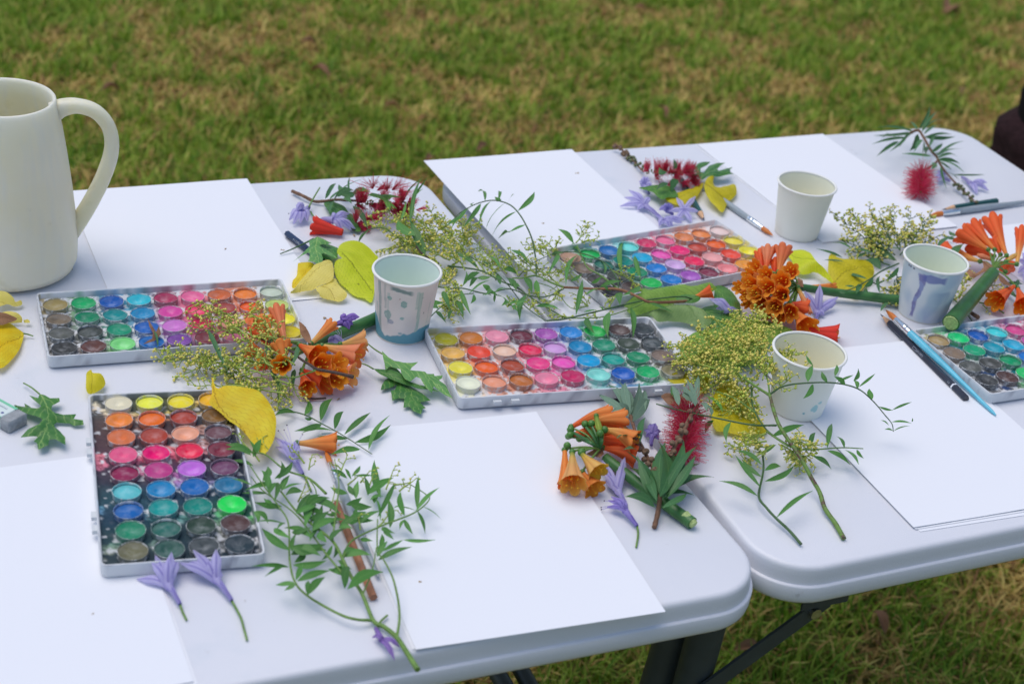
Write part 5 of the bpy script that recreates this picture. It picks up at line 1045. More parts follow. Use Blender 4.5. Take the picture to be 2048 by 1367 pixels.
# ------------------------------------------------------------ bottlebrush flowers
T=thing('bottlebrush_flower','bright red bottlebrush flower with a brown twig at the back left of the left table','flower',at(*z3(900,330)),'red bottlebrush flowers')
brushflower(T,SP(z3,[(720,330,.012),(850,320,.016),(1000,320,.018),(1180,330,.016),(1290,370,.012)]),.0165,2100,tuft=26,fwd=.3)
brushflower(T,SP(z3,[(740,520,.008),(820,480,.010),(930,470,.008)]),.016,700,tuft=9,name='lower_filaments',core=False)
for (a,c) in (((890,215,.03),(950,110,.055)),((920,220,.03),(1000,150,.05)),((1030,230,.03),(1090,130,.055)),((1070,230,.03),(1140,115,.06)),((1150,230,.025),(1170,195,.04)),((1290,400,.012),(1410,360,.016))):
    brushflower(T,[at(*z3(*a)),at(*z3(*a)).lerp(at(*z3(*c)),.35)],(at(*z3(*a))-at(*z3(*c))).length*.8,46,tuft=1,fwd=5,name='filament_tuft',core=False)
stem(T,SP(z3,[(120,207,.004),(230,255,.006),(335,305,.004),(440,303,.006),(560,290,.010),(750,300,.012)]),.0022,.0016,'stem_brown','twig',8,.25)
leaves(T,[((440,285),(548,130),.006),((480,290),(640,190),.004),((680,240),(573,140),.009),((675,230),(686,62),.003),((500,270),(806,85),.0028),((560,260),(720,200),.010),((600,250),(740,215),.012),((700,240),(860,225),.010),((520,300),(680,170),.006),((480,430),(555,290),.004),((710,350),(860,582),.008),((590,300),(700,330),.009)],z3,'dark_leaf','needle',.014,.02,name='leaf')
T=thing('bottlebrush_flower','red bottlebrush flower with dried seed twig at the back centre, over yellow leaves','flower',at(*z5(750,400)),'red bottlebrush flowers')
brushflower(T,SP(z5,[(400,385,.010),(560,385,.014),(760,400,.018),(940,400,.016),(1090,420,.012)]),.0155,1500,tuft=30,fwd=.2)
brushflower(T,SP(z5,[(740,500,.012),(820,520,.010),(980,480,.010)]),.015,600,tuft=8,name='lower_filaments',core=False)
stem(T,SP(z5,[(60,50,.010),(180,150,.006),(290,260,.005),(400,380,.008)]),.0014,.0012,'stem_brown','twig',7,.3)
capsules(T,SP(z5,[(60,50,.010),(180,160,.006),(230,200,.006)]),9,.0028,'capsule'); capsules(T,SP(z5,[(230,200,.006),(290,250,.005),(400,350,.008)]),13,.0024,'capsule_green')
leaves(T,[((775,360),(766,225),.007,.026,.036),((680,400),(592,328),.009,.026,.03),((700,520),(560,600),.008),((820,480),(740,640),.012,.02,.012),((1000,420),(1090,470),.008)],z5,'dark_leaf','needle',.02,.02,name='leaf')
T=thing('bottlebrush_flower','round red bottlebrush flower with needle leaved twig at the back right corner','flower',at(*zt(630,490)),'red bottlebrush flowers')
brushflower(T,SP(zt,[(640,430,.018),(635,480,.018),(625,540,.014)]),.0195,1000,fwd=.05,c1=L((240,50,100)),c2=L((252,110,146)))
stem(T,SP(zt,[(520,290,.018),(570,235,.030),(620,212,.040),(650,250,.036),(690,320,.030),(725,365,.024),(690,400,.020),(650,425,.018)]),.0020,.0016,'stem_brown','twig',7,.2)
stem(T,SP(zt,[(725,365,.024),(750,410,.016),(800,470,.010),(860,530,.008),(925,590,.010)]),.0018,.0010,'stem_brown','twig',7,.2)
capsules(T,SP(zt,[(815,490,.010),(860,530,.008),(925,590,.010)]),15,.0024,'capsule_green',jit=.0026)
leaves(T,[((610,225),(400,198),.005),((600,222),(385,240),.005),((560,250),(378,285),.005),((520,270),(402,350),.006),((560,245),(470,325),.005),((500,250),(430,255),.005),((620,215),(568,170),.005),((625,210),(683,78),.006,.04,.06),((640,220),(722,110),.006,.04,.055),((640,222),(752,150),.006,.04,.05),((650,235),(745,190),.008),((650,245),(818,245),.007),((655,250),(800,235),.005),((620,230),(575,320),.010),((640,260),(600,325),.008),((645,265),(643,338),.006),((715,350),(866,268),.007),((715,350),(862,310),.007),((720,360),(828,352),.006),((725,365),(842,387),.006),((730,370),(866,436),.006),((735,375),(800,420),.006),((690,350),(533,335),.005),((700,350),(590,345),.004),((690,330),(750,280),.006),((700,380),(690,420),.008),((680,300),(660,340),.007),((800,445),(976,445),.003,.012,.012),((740,400),(770,520),.004),((760,430),(840,480),.004),((700,340),(760,330),.006),((680,300),(720,250),.006),((600,230),(520,295),.005)],zt,'dark_leaf','needle',.03,.02,name='leaf')
T=thing('bottlebrush_flower','crimson bottlebrush flower in the front bunch left of the big panicle spray','flower',at(*zf(1040,480)),'red bottlebrush flowers')
brushflower(T,SP(zf,[(1075,270,.018),(1060,380,.020),(1040,500,.018),(1020,620,.014)]),.0195,1500,fwd=.05,c1=L((246,50,100)),c2=L((255,116,150)))
stem(T,SP(zf,[(1130,250,.026),(1085,330,.034),(1030,440,.034),(985,520,.030),(920,640,.018),(860,760,.012)]),.0022,.0016,'stem_brown','twig',8,.25)
capsules(T,SP(zf,[(1120,270,.028),(1085,330,.035),(1030,430,.036),(985,510,.032),(925,630,.022)]),13,.0028,'capsule')
leaves(T,[((1130,250),(1052,58),.006),((1130,250),(1140,30),.007),((1120,260),(1012,100),.006),((1000,255),(945,108),.007),((1135,240),(1200,300),.007),((1170,220),(1232,330),.008),((1120,200),(960,145),.010),((1130,230),(1060,130),.012)],zf,'grey_leaf','needle',.03,.03,name='leaf')
# grey green leaf sprigs and seed twig of the front bunch
T=thing('leafy_twig','grey green narrow leaved twig with woody seed cups in the front bunch','twig',at(*zf(650,330)),None)
leaves(T,[((648,330),(414,170),.012),((645,325),(487,98),.014),((648,325),(557,72),.014),((648,322),(612,88),.013),((650,325),(712,85),.015),((652,330),(752,128),.012),((665,370),(792,210),.017),((660,350),(768,215),.012),((640,330),(508,290),.012),((640,330),(560,230),.012)],zf,'grey_leaf','lance',.016,.016,name='leaf')
leaves(T,[((720,520),(758,338),.009,.03,.03),((662,498),(550,492),.007),((680,445),(598,402),.007),((690,575),(598,572),.008)],zf,'dark_leaf','lance',.028,.028,name='leaf')
stem(T,SP(zf,[(650,330,.018),(672,400,.022),(690,460,.024),(730,540,.020),(765,610,.016),(805,690,.014),(830,780,.012),(840,870,.010)]),.0018,.0016,'stem_brown','twig',7,.3)
capsules(T,SP(zf,[(680,440,.024),(700,500,.024),(740,560,.020),(765,620,.017),(805,700,.015),(828,770,.013)]),14,.003,'capsule')
T=thing('leafy_twig','dark green leaved twig fanning over the cut stem at the table corner','twig',at(*zf(860,920)),None)
stem(T,SP(zf,[(865,900,.012),(858,960,.010),(845,1040,.006),(822,1130,.003)]),.0020,.0024,'stem_brown','twig',9,.2)
leaves(T,[((860,910),(852,505),.022),((870,905),(1035,505),.018),((868,900),(905,510),.020),((880,920),(1135,540),.016),((885,925),(1155,668),.022),((900,930),(1120,610),.014),((890,900),(1255,768),.014,.02,.006),((870,895),(1112,898),.010),((880,990),(1055,885),.012),((850,890),(620,578),.014),((840,940),(650,700),.014),((830,985),(612,908),.014),((835,960),(700,610),.012),((870,870),(985,560),.018),((985,830),(1100,750),.014)],zf,'dark_leaf','lance',.016,.02,name='leaf')
# ------------------------------------------------------------ pepper tree sprays
T=thing('pepper_tree_spray','big leafy green spray at the front, its bare stem end overhanging the table edge','spray',at(*zl(710,950)),None)
st=lambda pts,r0,r1,m='stem_green',nm='stem': stem(T,SP(zl,pts),r0,r1,m,nm,8,.1)
st([(967,1300,.012),(920,1225,.010),(870,1150,.006),(810,1100,.005),(760,1070,.005),(710,950,.010),(660,870,.014),(620,790,.018),(570,700,.018),(470,620,.016),(400,560,.016),(330,470,.014)],.0022,.0008)
st([(750,1070,.005),(680,1065,.008),(600,1040,.008),(460,960,.008),(395,890,.010),(370,780,.012),(365,620,.016),(320,540,.018),(240,430,.020),(180,340,.018)],.0012,.0005)
st([(870,1150,.006),(882,1060,.008),(875,970,.012),(850,870,.016),(810,790,.018),(780,740,.018),(780,600,.016)],.0011,.0005)
st([(710,950,.010),(740,880,.014),(760,820,.016),(775,730,.016)],.0008,.0004)
st([(570,700,.018),(590,540,.022),(600,430,.020),(580,320,.014)],.0008,.0004); st([(640,880,.014),(540,760,.016),(460,650,.014),(380,560,.014),(250,470,.016),(190,400,.018)],.0009,.0004)
st([(620,780,.018),(660,700,.016),(800,630,.018),(950,570,.020),(1020,510,.018),(1000,480,.014),(920,430,.012)],.0009,.0004); st([(540,480,.016),(460,410,.012),(350,370,.010),(260,300,.014),(200,290,.016)],.0012,.0005)
st([(470,620,.016),(495,480,.014),(460,410,.012)],.0006,.0005)
leaves(T,[((368,822),(190,818)),((395,895),(305,905),.007),((455,952),(537,868),.009),((405,888),(560,838),.009),((560,840),(660,830),.007),((385,812),(545,790),.009),((375,765),(545,745),.013),((378,725),(540,715),.010),((375,745),(240,640),.010),((480,688),(345,640),.008),((350,622),(205,610),.007),((380,660),(475,635),.009),((480,680),(558,560),.010),((465,610),(522,528),.008),((400,570),(465,478),.010),((450,545),(560,500),.008),((335,540),(205,520),.008),((280,480),(272,385),.009),((265,480),(145,478),.007),((195,440),(98,410),.008),((202,352),(72,335),.008),((192,302),(72,252),.009),((200,310),(240,225),.009),((245,425),(268,353),.009),((300,412),(385,330),.008),((335,468),(372,393),.009),((640,925),(808,845),.013),((780,792),(942,728),.009),((620,775),(752,768),.009),((800,750),(900,695),.006),((900,695),(1052,695),.0045),((650,595),(762,605),.008),((765,525),(795,480),.008),((795,500),(765,325),.010),((780,592),(862,428),.007),((838,640),(828,500),.009),((905,585),(888,470),.009),((965,555),(970,398),.007),((965,560),(1002,668),.006),((905,600),(945,670),.006),((820,640),(858,695),.007),((650,525),(755,542),.010),((730,485),(855,405),.010),((680,505),(690,420),.008),((560,700),(640,640),.009),((570,720),(520,790),.006),((620,830),(585,790),.006),((430,520),(440,640),.012),((540,575),(440,600),.009),((690,610),(620,570),.009),((590,580),(530,570),.007),((700,620),(800,560),.008),((260,530),(330,560),.008),((210,560),(270,620),.008),((320,430),(300,520),.008),((640,480),(560,450),.008),((640,410),(560,370),.006),((660,400),(700,350),.005),((600,640),(700,585),.008),((700,690),(760,700),.006),((300,640),(380,690),.009),((870,540),(960,560),.004),((430,470),(350,490),.009),((560,620),(630,600),.008)],zl,h0=.014,h1=.014)
fill_panicle(T,[((600,400),(640,300)),((640,440),(690,400)),((700,430),(745,375)),((820,460),(865,350)),((860,440),(930,430)),((700,650),(690,590)),((440,340),(380,265)),((460,370),(475,300)),((230,330),(130,210)),((260,300),(245,220)),((780,640),(850,560)),((880,470),(960,410)),((410,520),(440,450)),((740,450),(760,390)),((560,560),(580,480))],.008,zl,yel=.15,hh=.018,bead=.0008,dens=.75)
T=thing('pepper_tree_leaf','single feathery compound leaf lying above the orange bloom and the front spray','leaf',at(*zl(520,155)),None)
stem(T,SP(zl,[(320,90,.005),(430,110,.006),(520,155,.007),(620,210,.006),(755,297,.004)]),.0007,.0004,'stem_dark','rachis')
leaves(T,[((400,105),(300,118),.0085),((440,115),(455,43),.009),((515,142),(571,38),.011),((520,158),(392,190),.009),((580,182),(622,98),.010),((625,207),(748,103),.010),((575,188),(425,200),.009),((675,242),(842,160),.010),((738,277),(838,115),.008),((640,225),(500,215),.008),((700,275),(560,300),.009),((440,130),(480,128),.004)],zl,h0=.005,h1=.008)
Tf=[o for o in bpy.data.objects if o.type=='EMPTY' and o.get('label','').startswith('big leafy green spray')][0]
kids=[o for o in Tf.children if o.name.startswith('leaflet')]
for o in random.sample(kids,min(50,len(kids))):
    c=o.copy(); COL.objects.link(c); c.parent=Tf; m_=o.matrix_basis.copy(); p_=m_.translation.copy()
    r_=Matrix.Rotation(R(random.choice((-1,1))*random.uniform(18,60)),4,'Z'); m_.translation=(0,0,0); m_=r_@m_@Matrix.Diagonal((random.uniform(.6,.95),random.uniform(.7,1),1,1)); m_.translation=p_+Vector((random.uniform(-.004,.004),random.uniform(-.004,.004),random.uniform(-.001,.003))); c.matrix_basis=m_
# left panicle spray over the orange head
T=thing('pepper_tree_spray','yellow budded panicle spray over the orange flower head and the jug side palette','spray',at(*z4(420,780)),None)
stem(T,SP(z4,[(832,872,.046),(640,825,.044),(425,785,.040),(350,740,.038),(240,672,.036),(100,565,.034),(-100,480,.030),(-300,420,.026)]),.0017,.0008,'twig_dark','main_twig',8,.2)
stem(T,SP(z4,[(425,785,.040),(360,815,.036),(280,842,.030),(150,880,.024),(-100,860,.020)]),.0009,.0006,'stem_green'); stem(T,SP(z4,[(525,1113,.003),(400,1120,.003),(270,1110,.005)]),.0010,.0009,'twig_dark','broken_twig')
fill_panicle(T,[((640,290),(420,170),.034,.026),((700,400),(330,190),.034,.024),((960,440),(300,330),.034,.02),((1000,620),(100,520),.03,.012),((900,700),(170,500),.03,.012),((1020,760),(450,660),.024,.006),((860,780),(330,770),.02,.006),((980,830),(560,760),.02,.006),((1000,700),(1100,880),.02,.006),((960,740),(930,950),.02,.005),((900,640),(560,280),.034,.03),((1000,520),(740,180),.034,.03),((820,600),(60,590),.022,.008),((520,560),(230,700),.014,.006),((1050,700),(960,860),.024,.008),((700,640),(380,620),.028,.012),((1060,620),(820,460),.034,.03)],.0165,zp,yel=.6,hh=.02,bead=.00115,dens=.85)
leaves(T,[((425,365),(575,690),.006,.03,.02),((850,470),(880,640),.005,.03,.02),((1080,480),(1030,640),.006,.04,.03),((880,650),(940,910),.007,.02,.006),((1060,650),(1050,800),.006,.02,.01),((500,650),(700,770),.004,.012,.006),((30,370),(60,500),.004,.02,.02)],zp,'dark_leaf','needle')
# back spray behind the streaked cup
T=thing('pepper_tree_spray','dense yellow panicle spray behind the drip streaked cup, blades crossing it','spray',at(850,500),None)
fill_panicle(T,[((870,520),(745,440),.006,.02),((880,500),(770,420),.008,.026),((900,500),(820,425),.008,.028),((860,480),(760,500),.006,.01),((920,500),(880,430),.008,.026),((930,520),(925,440),.008,.022),((900,520),(790,470),.012,.03),((890,540),(900,570),.008,.01),((880,540),(840,520),.02,.03),((930,540),(880,470),.014,.03),((880,480),(840,440),.02,.036),((920,500),(950,450),.01,.02),((850,510),(780,520),.006,.006),((900,480),(860,420),.02,.03),((920,520),(860,560),.01,.006),((910,560),(900,640),.006,.004,.010),((840,460),(790,440),.02,.034),((930,500),(900,470),.02,.03)],.0165,yel=.55,dens=1.05,bead=.00115)
stem(T,SP(z3,[(1545,915,.012),(1430,850,.020),(1370,800,.024),(1330,740,.026)]),.0016,.001,'twig_dark','twig',7,.25)
leaves(T,[((1420,830),(1270,480),.012,.02,.04),((1270,520),(1370,85),.006,.04,.06),((1320,640),(1150,490),.014,.035,.035),((1225,250),(1395,75),.003,.03,.06),((1275,300),(1450,60),.003,.04,.07),((1290,290),(1400,180),.003,.04,.05),((1180,500),(1230,300),.004,.03,.04),((770,695),(870,590),.004,.01,.02)],z3,'pepper_leaf','needle',name='leaf')
stem(T,SP(z3,[(770,695,.010),(850,590,.022),(1000,565,.030),(1130,640,.030),(1220,740,.024)]),.0006,.0005,'stem_dark','rachis')
stem(T,SP(z3,[(0,818,.003),(120,770,.006),(250,710,.010),(330,670,.014)]),.0006,.0012,'stem_dark','leaf_strand',5)
# centre spray with the arching leaf
T=thing('pepper_tree_spray','green spray across the gap between the tables with one leaf arching up over the sheet','spray',at(*z6(1220,885)),None)
s6=lambda pts,r0,r1,m='stem_green',nm='stem': stem(T,SP(z6,pts),r0,r1,m,nm,8,.12)
arch=[(970,780,.012),(965,640,.022),(930,450,.036),(870,310,.046),(800,200,.052),(720,130,.054),(600,95,.052),(490,105,.046),(370,150,.036),(260,220,.026),(190,300,.018)]
s6(arch,.0010,.0005,'stem_dark','arching_rachis')
s6([(2400,1010,.018),(2200,1020,.020),(2000,1020,.022),(1880,965,.024),(1720,905,.022),(1500,900,.016),(1220,885,.012)],.0018,.0014,'stem_red','main_twig')
s6([(1220,885,.012),(1100,840,.012),(970,780,.012),(850,800,.012),(750,800,.010)],.0013,.0007)
s6([(1720,905,.022),(1560,780,.020),(1440,710,.020),(1380,600,.022),(1340,500,.022)],.0011,.0006); s6([(1720,900,.022),(1700,800,.026),(1590,660,.028),(1380,575,.026),(1200,565,.020),(1050,610,.016),(900,690,.012),(800,800,.006)],.0008,.0004,'stem_dark')
s6([(1060,1190,.006),(1240,1170,.012),(1500,1110,.018),(1900,1015,.022),(2100,985,.026),(2300,970,.026),(2420,1000,.020)],.0009,.0008,'stem_dark'); s6([(1230,1165,.006),(1540,1160,.012),(1800,1090,.018),(1980,1010,.022)],.0006,.0006)
s6([(160,690,.010),(330,710,.012),(480,740,.014),(650,830,.014),(800,890,.012),(900,965,.010),(1050,1060,.006),(1240,1170,.006)],.0011,.0006,'stem_dark'); s6([(20,870,.006),(170,895,.008),(300,895,.010),(440,930,.012),(540,940,.012),(720,900,.012),(900,960,.010),(1060,970,.010),(1220,900,.012)],.0008,.0006,'stem_dark')
s6([(300,560,.01),(420,640,.012),(560,720,.014),(700,850,.012),(860,1050,.006),(1050,1190,.004)],.0007,.0005,'stem_dark'); s6([(-10,1170,.004),(70,1090,.006),(150,1030,.006),(260,960,.008),(400,940,.010)],.0006,.0005,'stem_dark')
s6([(970,840,.010),(1130,900,.008),(1280,1070,.006),(1440,1060,.008)],.0005,.0004)
leaves(T,[((800,190),(952,15),.009),((712,115),(765,35),.009),((650,95),(590,60),.008),((625,95),(630,40),.006),((500,102),(433,15),.008),((785,197),(556,435),.0095),((680,120),(503,372),.0085),((562,100),(437,345),.007),((465,122),(295,352),.008),((870,317),(715,388),.009),((715,388),(620,442),.007),((365,165),(245,265),.006),((385,140),(405,118),.005),((330,190),(200,300),.005),((280,240),(190,360),.005),((250,250),(150,330),.005)],z6,h0=.046,h1=.030)
leaves(T,[((1310,485),(1165,355),.009),((1305,480),(1362,555),.010),((1750,770),(1780,448),.010),((1920,820),(1850,578),.008),((1590,760),(1540,640),.006),((1350,590),(1238,870),.010),((1175,582),(1068,775),.008),((1330,1140),(1390,812),.009),((735,545),(900,672),.010),((650,712),(802,772),.011),((520,590),(640,720),.008),((1470,845),(1570,780),.006),((1545,885),(1745,828),.009),((1920,875),(1740,965),.009),((1700,940),(1732,1052),.012),((1635,1110),(1622,1340),.012,.02,.018),((1835,1065),(1850,1350),.013,.02,.018),((1430,1160),(1500,1310),.010,.016,.018),((880,950),(820,1190),.010),((720,800),(790,920),.010),((855,800),(932,950),.010),((970,820),(1000,1020),.010),((220,570),(462,745),.009),((560,820),(345,955),.008),((740,890),(590,935),.009),((590,935),(588,1022),.005),((280,910),(372,1135),.008),((235,1010),(305,1165),.008),((120,920),(190,1100),.009),((190,1100),(165,1180),.007),((60,1100),(150,1212),.008),((0,1000),(135,1022),.008),((0,1080),(82,1085),.007),((400,950),(370,1035),.007),((480,860),(540,945),.010),((325,835),(460,750),.009),((300,870),(330,740),.006),((560,710),(470,650),.009),((640,860),(620,760),.009),((820,880),(690,870),.009),((700,1000),(650,1055),.008),((840,1000),(700,1050),.009),((900,1010),(780,1060),.008),((960,1060),(1140,1060),.006),((1030,1060),(1180,1090),.006),((600,960),(700,1030),.007),((560,960),(480,960),.006),((1100,590),(1220,570),.007),((1540,1060),(1575,1095),.007),((1400,1110),(1520,1090),.006),((770,1040),(800,1105),.006),((1280,830),(1390,760),.006),((1420,960),(1560,890),.006),((430,800),(560,790),.008),((530,880),(500,960),.007),((620,960),(500,880),.006),((360,880),(440,800),.007),((650,780),(740,880),.009),((1650,920),(1560,860),.006)],z6,h0=.014,h1=.016)
leaf(T,at(*z7(365,295,.022)),at(*z7(735,440,.016)),.011); 
fill_panicle(T,[((1330,480),(1450,290),.02,.03),((1380,480),(1520,440),.02,.026),((1040,600),(880,470),.016,.02),((1100,620),(1000,430),.016,.024),((1120,560),(1160,480),.016,.022),((1180,600),(1060,460),.016,.022),((600,760),(400,480),.008,.014),((700,760),(560,540),.01,.016),((800,780),(680,560),.01,.016),((960,760),(800,600),.012,.016),((1200,880),(1000,720),.012,.012),((1200,900),(1060,1060),.01,.006),((900,900),(960,1100),.01,.006),((1260,1160),(1100,1120),.008,.004),((1440,1060),(1340,960),.008,.01),((1440,1060),(1420,1000),.008,.012),((1700,950),(1640,1060),.02,.016),((700,960),(760,1080),.01,.006),((150,880),(200,1100),.008,.006),((170,880),(260,1130),.008,.008),((1640,720),(1900,860),.024,.016),((1340,820),(1200,700),.016,.018),((500,740),(400,600),.012,.02),((1500,1120),(1520,1200),.01,.01),((1060,780),(880,620),.012,.02),((1240,700),(1140,760),.014,.012),((600,820),(560,660),.012,.02)],.0125,z6,yel=.2,hh=.014,bead=.00095)
# big right spray
T=thing('pepper_tree_spray','large spray of yellow panicles with a long bare stem, in front of the spotted cup','spray',at(*zr(640,680)),None)
sr_=lambda pts,r0,r1,m='stem_green',nm='stem': stem(T,SP(zr,pts),r0,r1,m,nm,9,.12)
sr_([(967,1252,.003),(920,1170,.004),(868,1095,.006),(840,1010,.010),(800,940,.016),(740,830,.026),(640,680,.038),(605,600,.042),(578,500,.044)],.0023,.0016,'stem_mottled','main_stem')
sr_([(578,500,.044),(500,450,.040),(430,400,.036),(350,340,.030),(280,300,.02)],.0014,.0006); sr_([(578,500,.044),(560,400,.042),(500,300,.036),(470,200,.026)],.0010,.0005)
sr_([(575,497,.044),(650,452,.056),(770,435,.066),(920,435,.070),(1040,465,.066),(1120,530,.056),(1180,600,.040),(1220,650,.026),(1227,690,.018)],.0009,.0004,'stem_dark','drooping_rachis')
sr_([(612,658,.038),(480,655,.040),(300,620,.036),(110,580,.034),(-20,545,.034)],.0010,.0006,'stem_dark'); sr_([(500,590,.03),(400,520,.026),(300,480,.02)],.0008,.0005)
sr_([(560,690,.030),(690,772,.028),(800,785,.020),(950,775,.014),(1068,780,.010)],.0010,.0005); sr_([(480,450,.03),(490,560,.03),(560,680,.028),(690,772,.028)],.0008,.0007,'stem_dark')
sr_([(540,810,.012),(545,870,.010),(540,920,.008),(520,1030,.008),(560,1090,.008),(610,1145,.006),(680,1210,.005),(742,1282,.003)],.0009,.0014,'stem_dark','leaf_stalk')
leaves(T,[((778,430),(805,340),.010,.066,.07),((805,345),(768,287),.006,.07,.076),((880,432),(850,373),.007,.07,.076),((975,445),(915,400),.007,.07,.076),((920,400),(930,338),.006,.076,.08),((1040,465),(1018,420),.006,.066,.07),((1018,425),(1042,357),.006,.07,.074),((1045,457),(1133,385),.004,.066,.07),((1115,522),(1100,465),.009,.056,.06),((1150,560),(1225,578),.004,.05,.046),((1220,578),(1325,535),.004,.046,.046),((1218,640),(1325,648),.0035,.03,.03),((1205,660),(1160,630),.003,.024,.03),((1227,688),(1315,660),.0025,.018,.026),((1225,685),(1180,680),.003,.018,.018),((805,440),(752,518),.008,.064,.056),((930,432),(1018,393),.005,.07,.07),((1325,640),(1328,618),.002,.03,.034)],zr)
leaves(T,[((880,777),(905,648),.008),((785,785),(818,695),.009),((880,790),(1003,868),.008),((805,820),(902,890),.008),((970,785),(1046,865),.008),((970,778),(928,715),.005),((1035,785),(1072,832),.006),((515,1030),(310,950),.0075),((530,985),(395,812),.008),((535,930),(430,835),.008),((550,895),(637,875),.008),((550,952),(706,868),.008),((610,1145),(806,1000),.007),((545,808),(612,760),.008),((535,865),(388,788),.008),((585,718),(758,655),.009),((282,630),(240,700),.008),((372,640),(350,748),.008),((212,590),(180,540),.007),((130,600),(100,560),.006),((200,600),(215,640),.007),((240,500),(330,590),.009),((100,540),(60,450),.006)],zr,h0=.016,h1=.012)
fill_panicle(T,[((350,340),(50,230),.03,.03),((380,340),(100,330),.03,.022),((400,360),(160,420),.03,.016),((400,380),(220,480),.028,.012),((420,330),(200,160),.03,.03),((440,300),(300,100),.03,.03),((460,280),(400,60),.034,.03),((480,260),(520,60),.036,.03),((480,300),(600,120),.036,.04),((540,360),(740,350),.042,.06),((560,300),(720,290),.042,.06),((520,440),(260,560),.03,.01),((520,500),(330,600),.03,.01),((430,400),(250,300),.034,.03),((350,300),(130,200),.03,.03),((540,420),(640,230),.044,.05),((480,360),(360,200),.036,.04),((560,740),(360,780),.03,.01),((600,760),(450,850),.028,.008),((560,700),(430,740),.028,.012),((660,740),(820,760),.034,.02),((640,760),(790,840),.03,.01),((700,800),(740,870),.026,.008),((600,480),(700,400),.044,.06),((420,440),(420,600),.03,.012),((560,400),(420,250),.04,.04),((500,420),(330,380),.038,.034),((400,330),(180,260),.034,.034),((450,480),(500,640),.034,.02),((300,360),(60,300),.03,.022),((360,260),(260,170),.036,.036),((460,220),(460,120),.036,.036)],.0155,zr,yel=.62,dens=1.3,bead=.00115)
# back right panicles
T=thing('pepper_tree_spray','airy yellow panicle spray standing up behind the yellow leaf, left of the purple stained cup','spray',at(1780,520),None)
fill_panicle(T,[((1790,520),(1670,430),.01,.03),((1790,510),(1700,425),.01,.034),((1800,500),(1740,420),.012,.036),((1800,500),(1780,415),.012,.036),((1810,500),(1820,425),.012,.036),((1810,500),(1862,430),.012,.03),((1820,500),(1880,470),.01,.02),((1790,520),(1680,480),.008,.016),((1780,530),(1700,500),.008,.01),((1790,540),(1800,590),.01,.004),((1790,520),(1740,460),.014,.03),((1800,510),(1840,460),.014,.03),((1770,500),(1720,450),.02,.03),((1780,480),(1760,430),.024,.036),((1790,560),(1785,610),.008,.004)],.0165,yel=.65,bead=.0012,tm='stem_dark')
stem(T,SP(zb,[(1880,350,.026),(1700,430,.028),(1600,500,.026),(1500,560,.024),(1400,610,.022),(1300,645,.020)]),.0010,.0006,'stem_dark','rachis')
stem(T,SP(zb,[(1600,545,.016),(1720,610,.010),(1850,680,.006)]),.0007,.0006,'stem_dark')
leaves(T,[((1858,322),(1608,130),.013),((1690,412),(1525,315),.014),((1548,512),(1308,438),.010),((1412,592),(1312,583),.006),((1430,665),(1492,568),.009),((1520,600),(1610,500),.009),((1560,670),(1545,600),.007),((1680,665),(1685,480),.006),((1880,390),(1740,530),.008),((1740,530),(1650,570),.004),((1290,290),(1010,195),.006),((1390,200),(1150,140),.006),((1600,240),(1390,210),.006),((1300,330),(1080,315),.004),((1250,650),(1330,640),.006),((1690,855),(1850,770),.009),((1440,290),(1560,240),.006),((1900,200),(1760,190),.007)],zb,'dark_leaf',h0=.018,h1=.018)
stem(T,SP(zb,[(1390,300,.01),(1350,240,.012),(1340,200,.012)]),.0006,.0004)
T=thing('pepper_tree_spray','small yellow budded spray tucked between the purple stained cup and the thick cut stem','spray',at(*zq(400,900)),None)
fill_panicle(T,[((360,900),(380,650),.01,.026),((330,920),(260,960),.008,.01),((380,880),(420,730),.01,.02),((640,860),(800,850),.02,.024),((620,880),(760,960),.018,.016),((640,850),(700,800),.02,.026),((600,1080),(660,1140),.006,.004),((300,1000),(400,900),.008,.014),((650,1040),(720,1040),.01,.01)],.010,zq,yel=.8,bead=.0013)
leaves(T,[((500,1090),(650,930),.012,.014,.02),((80,432),(325,290),.010,.04,.04),((290,522),(405,380),.018,.036,.036),((310,290),(215,235),.008,.02,.02),((300,330),(130,290),.006,.006,.006),((160,1120),(240,1150),.008),((420,1180),(480,1262),.006),((520,560),(360,515),.006,.02,.02),((870,860),(1020,1020),.010,.01,.006),((820,850),(1071,845),.006,.01,.008),((980,860),(1020,800),.009)],zq,'dark_leaf',h0=.014,h1=.01)
stem(T,SP(zq,[(230,980,.004),(340,1080,.006),(480,1262,.003)]),.0008,.0007,'stem_dark'); stem(T,SP(zq,[(560,1050,.006),(700,1090,.008),(845,1175,.004)]),.0010,.0009); stem(T,SP(zq,[(440,1150,.006),(500,1190,.008),(548,1222,.004)]),.0022,.0026,'stem_brown','broken_twig')
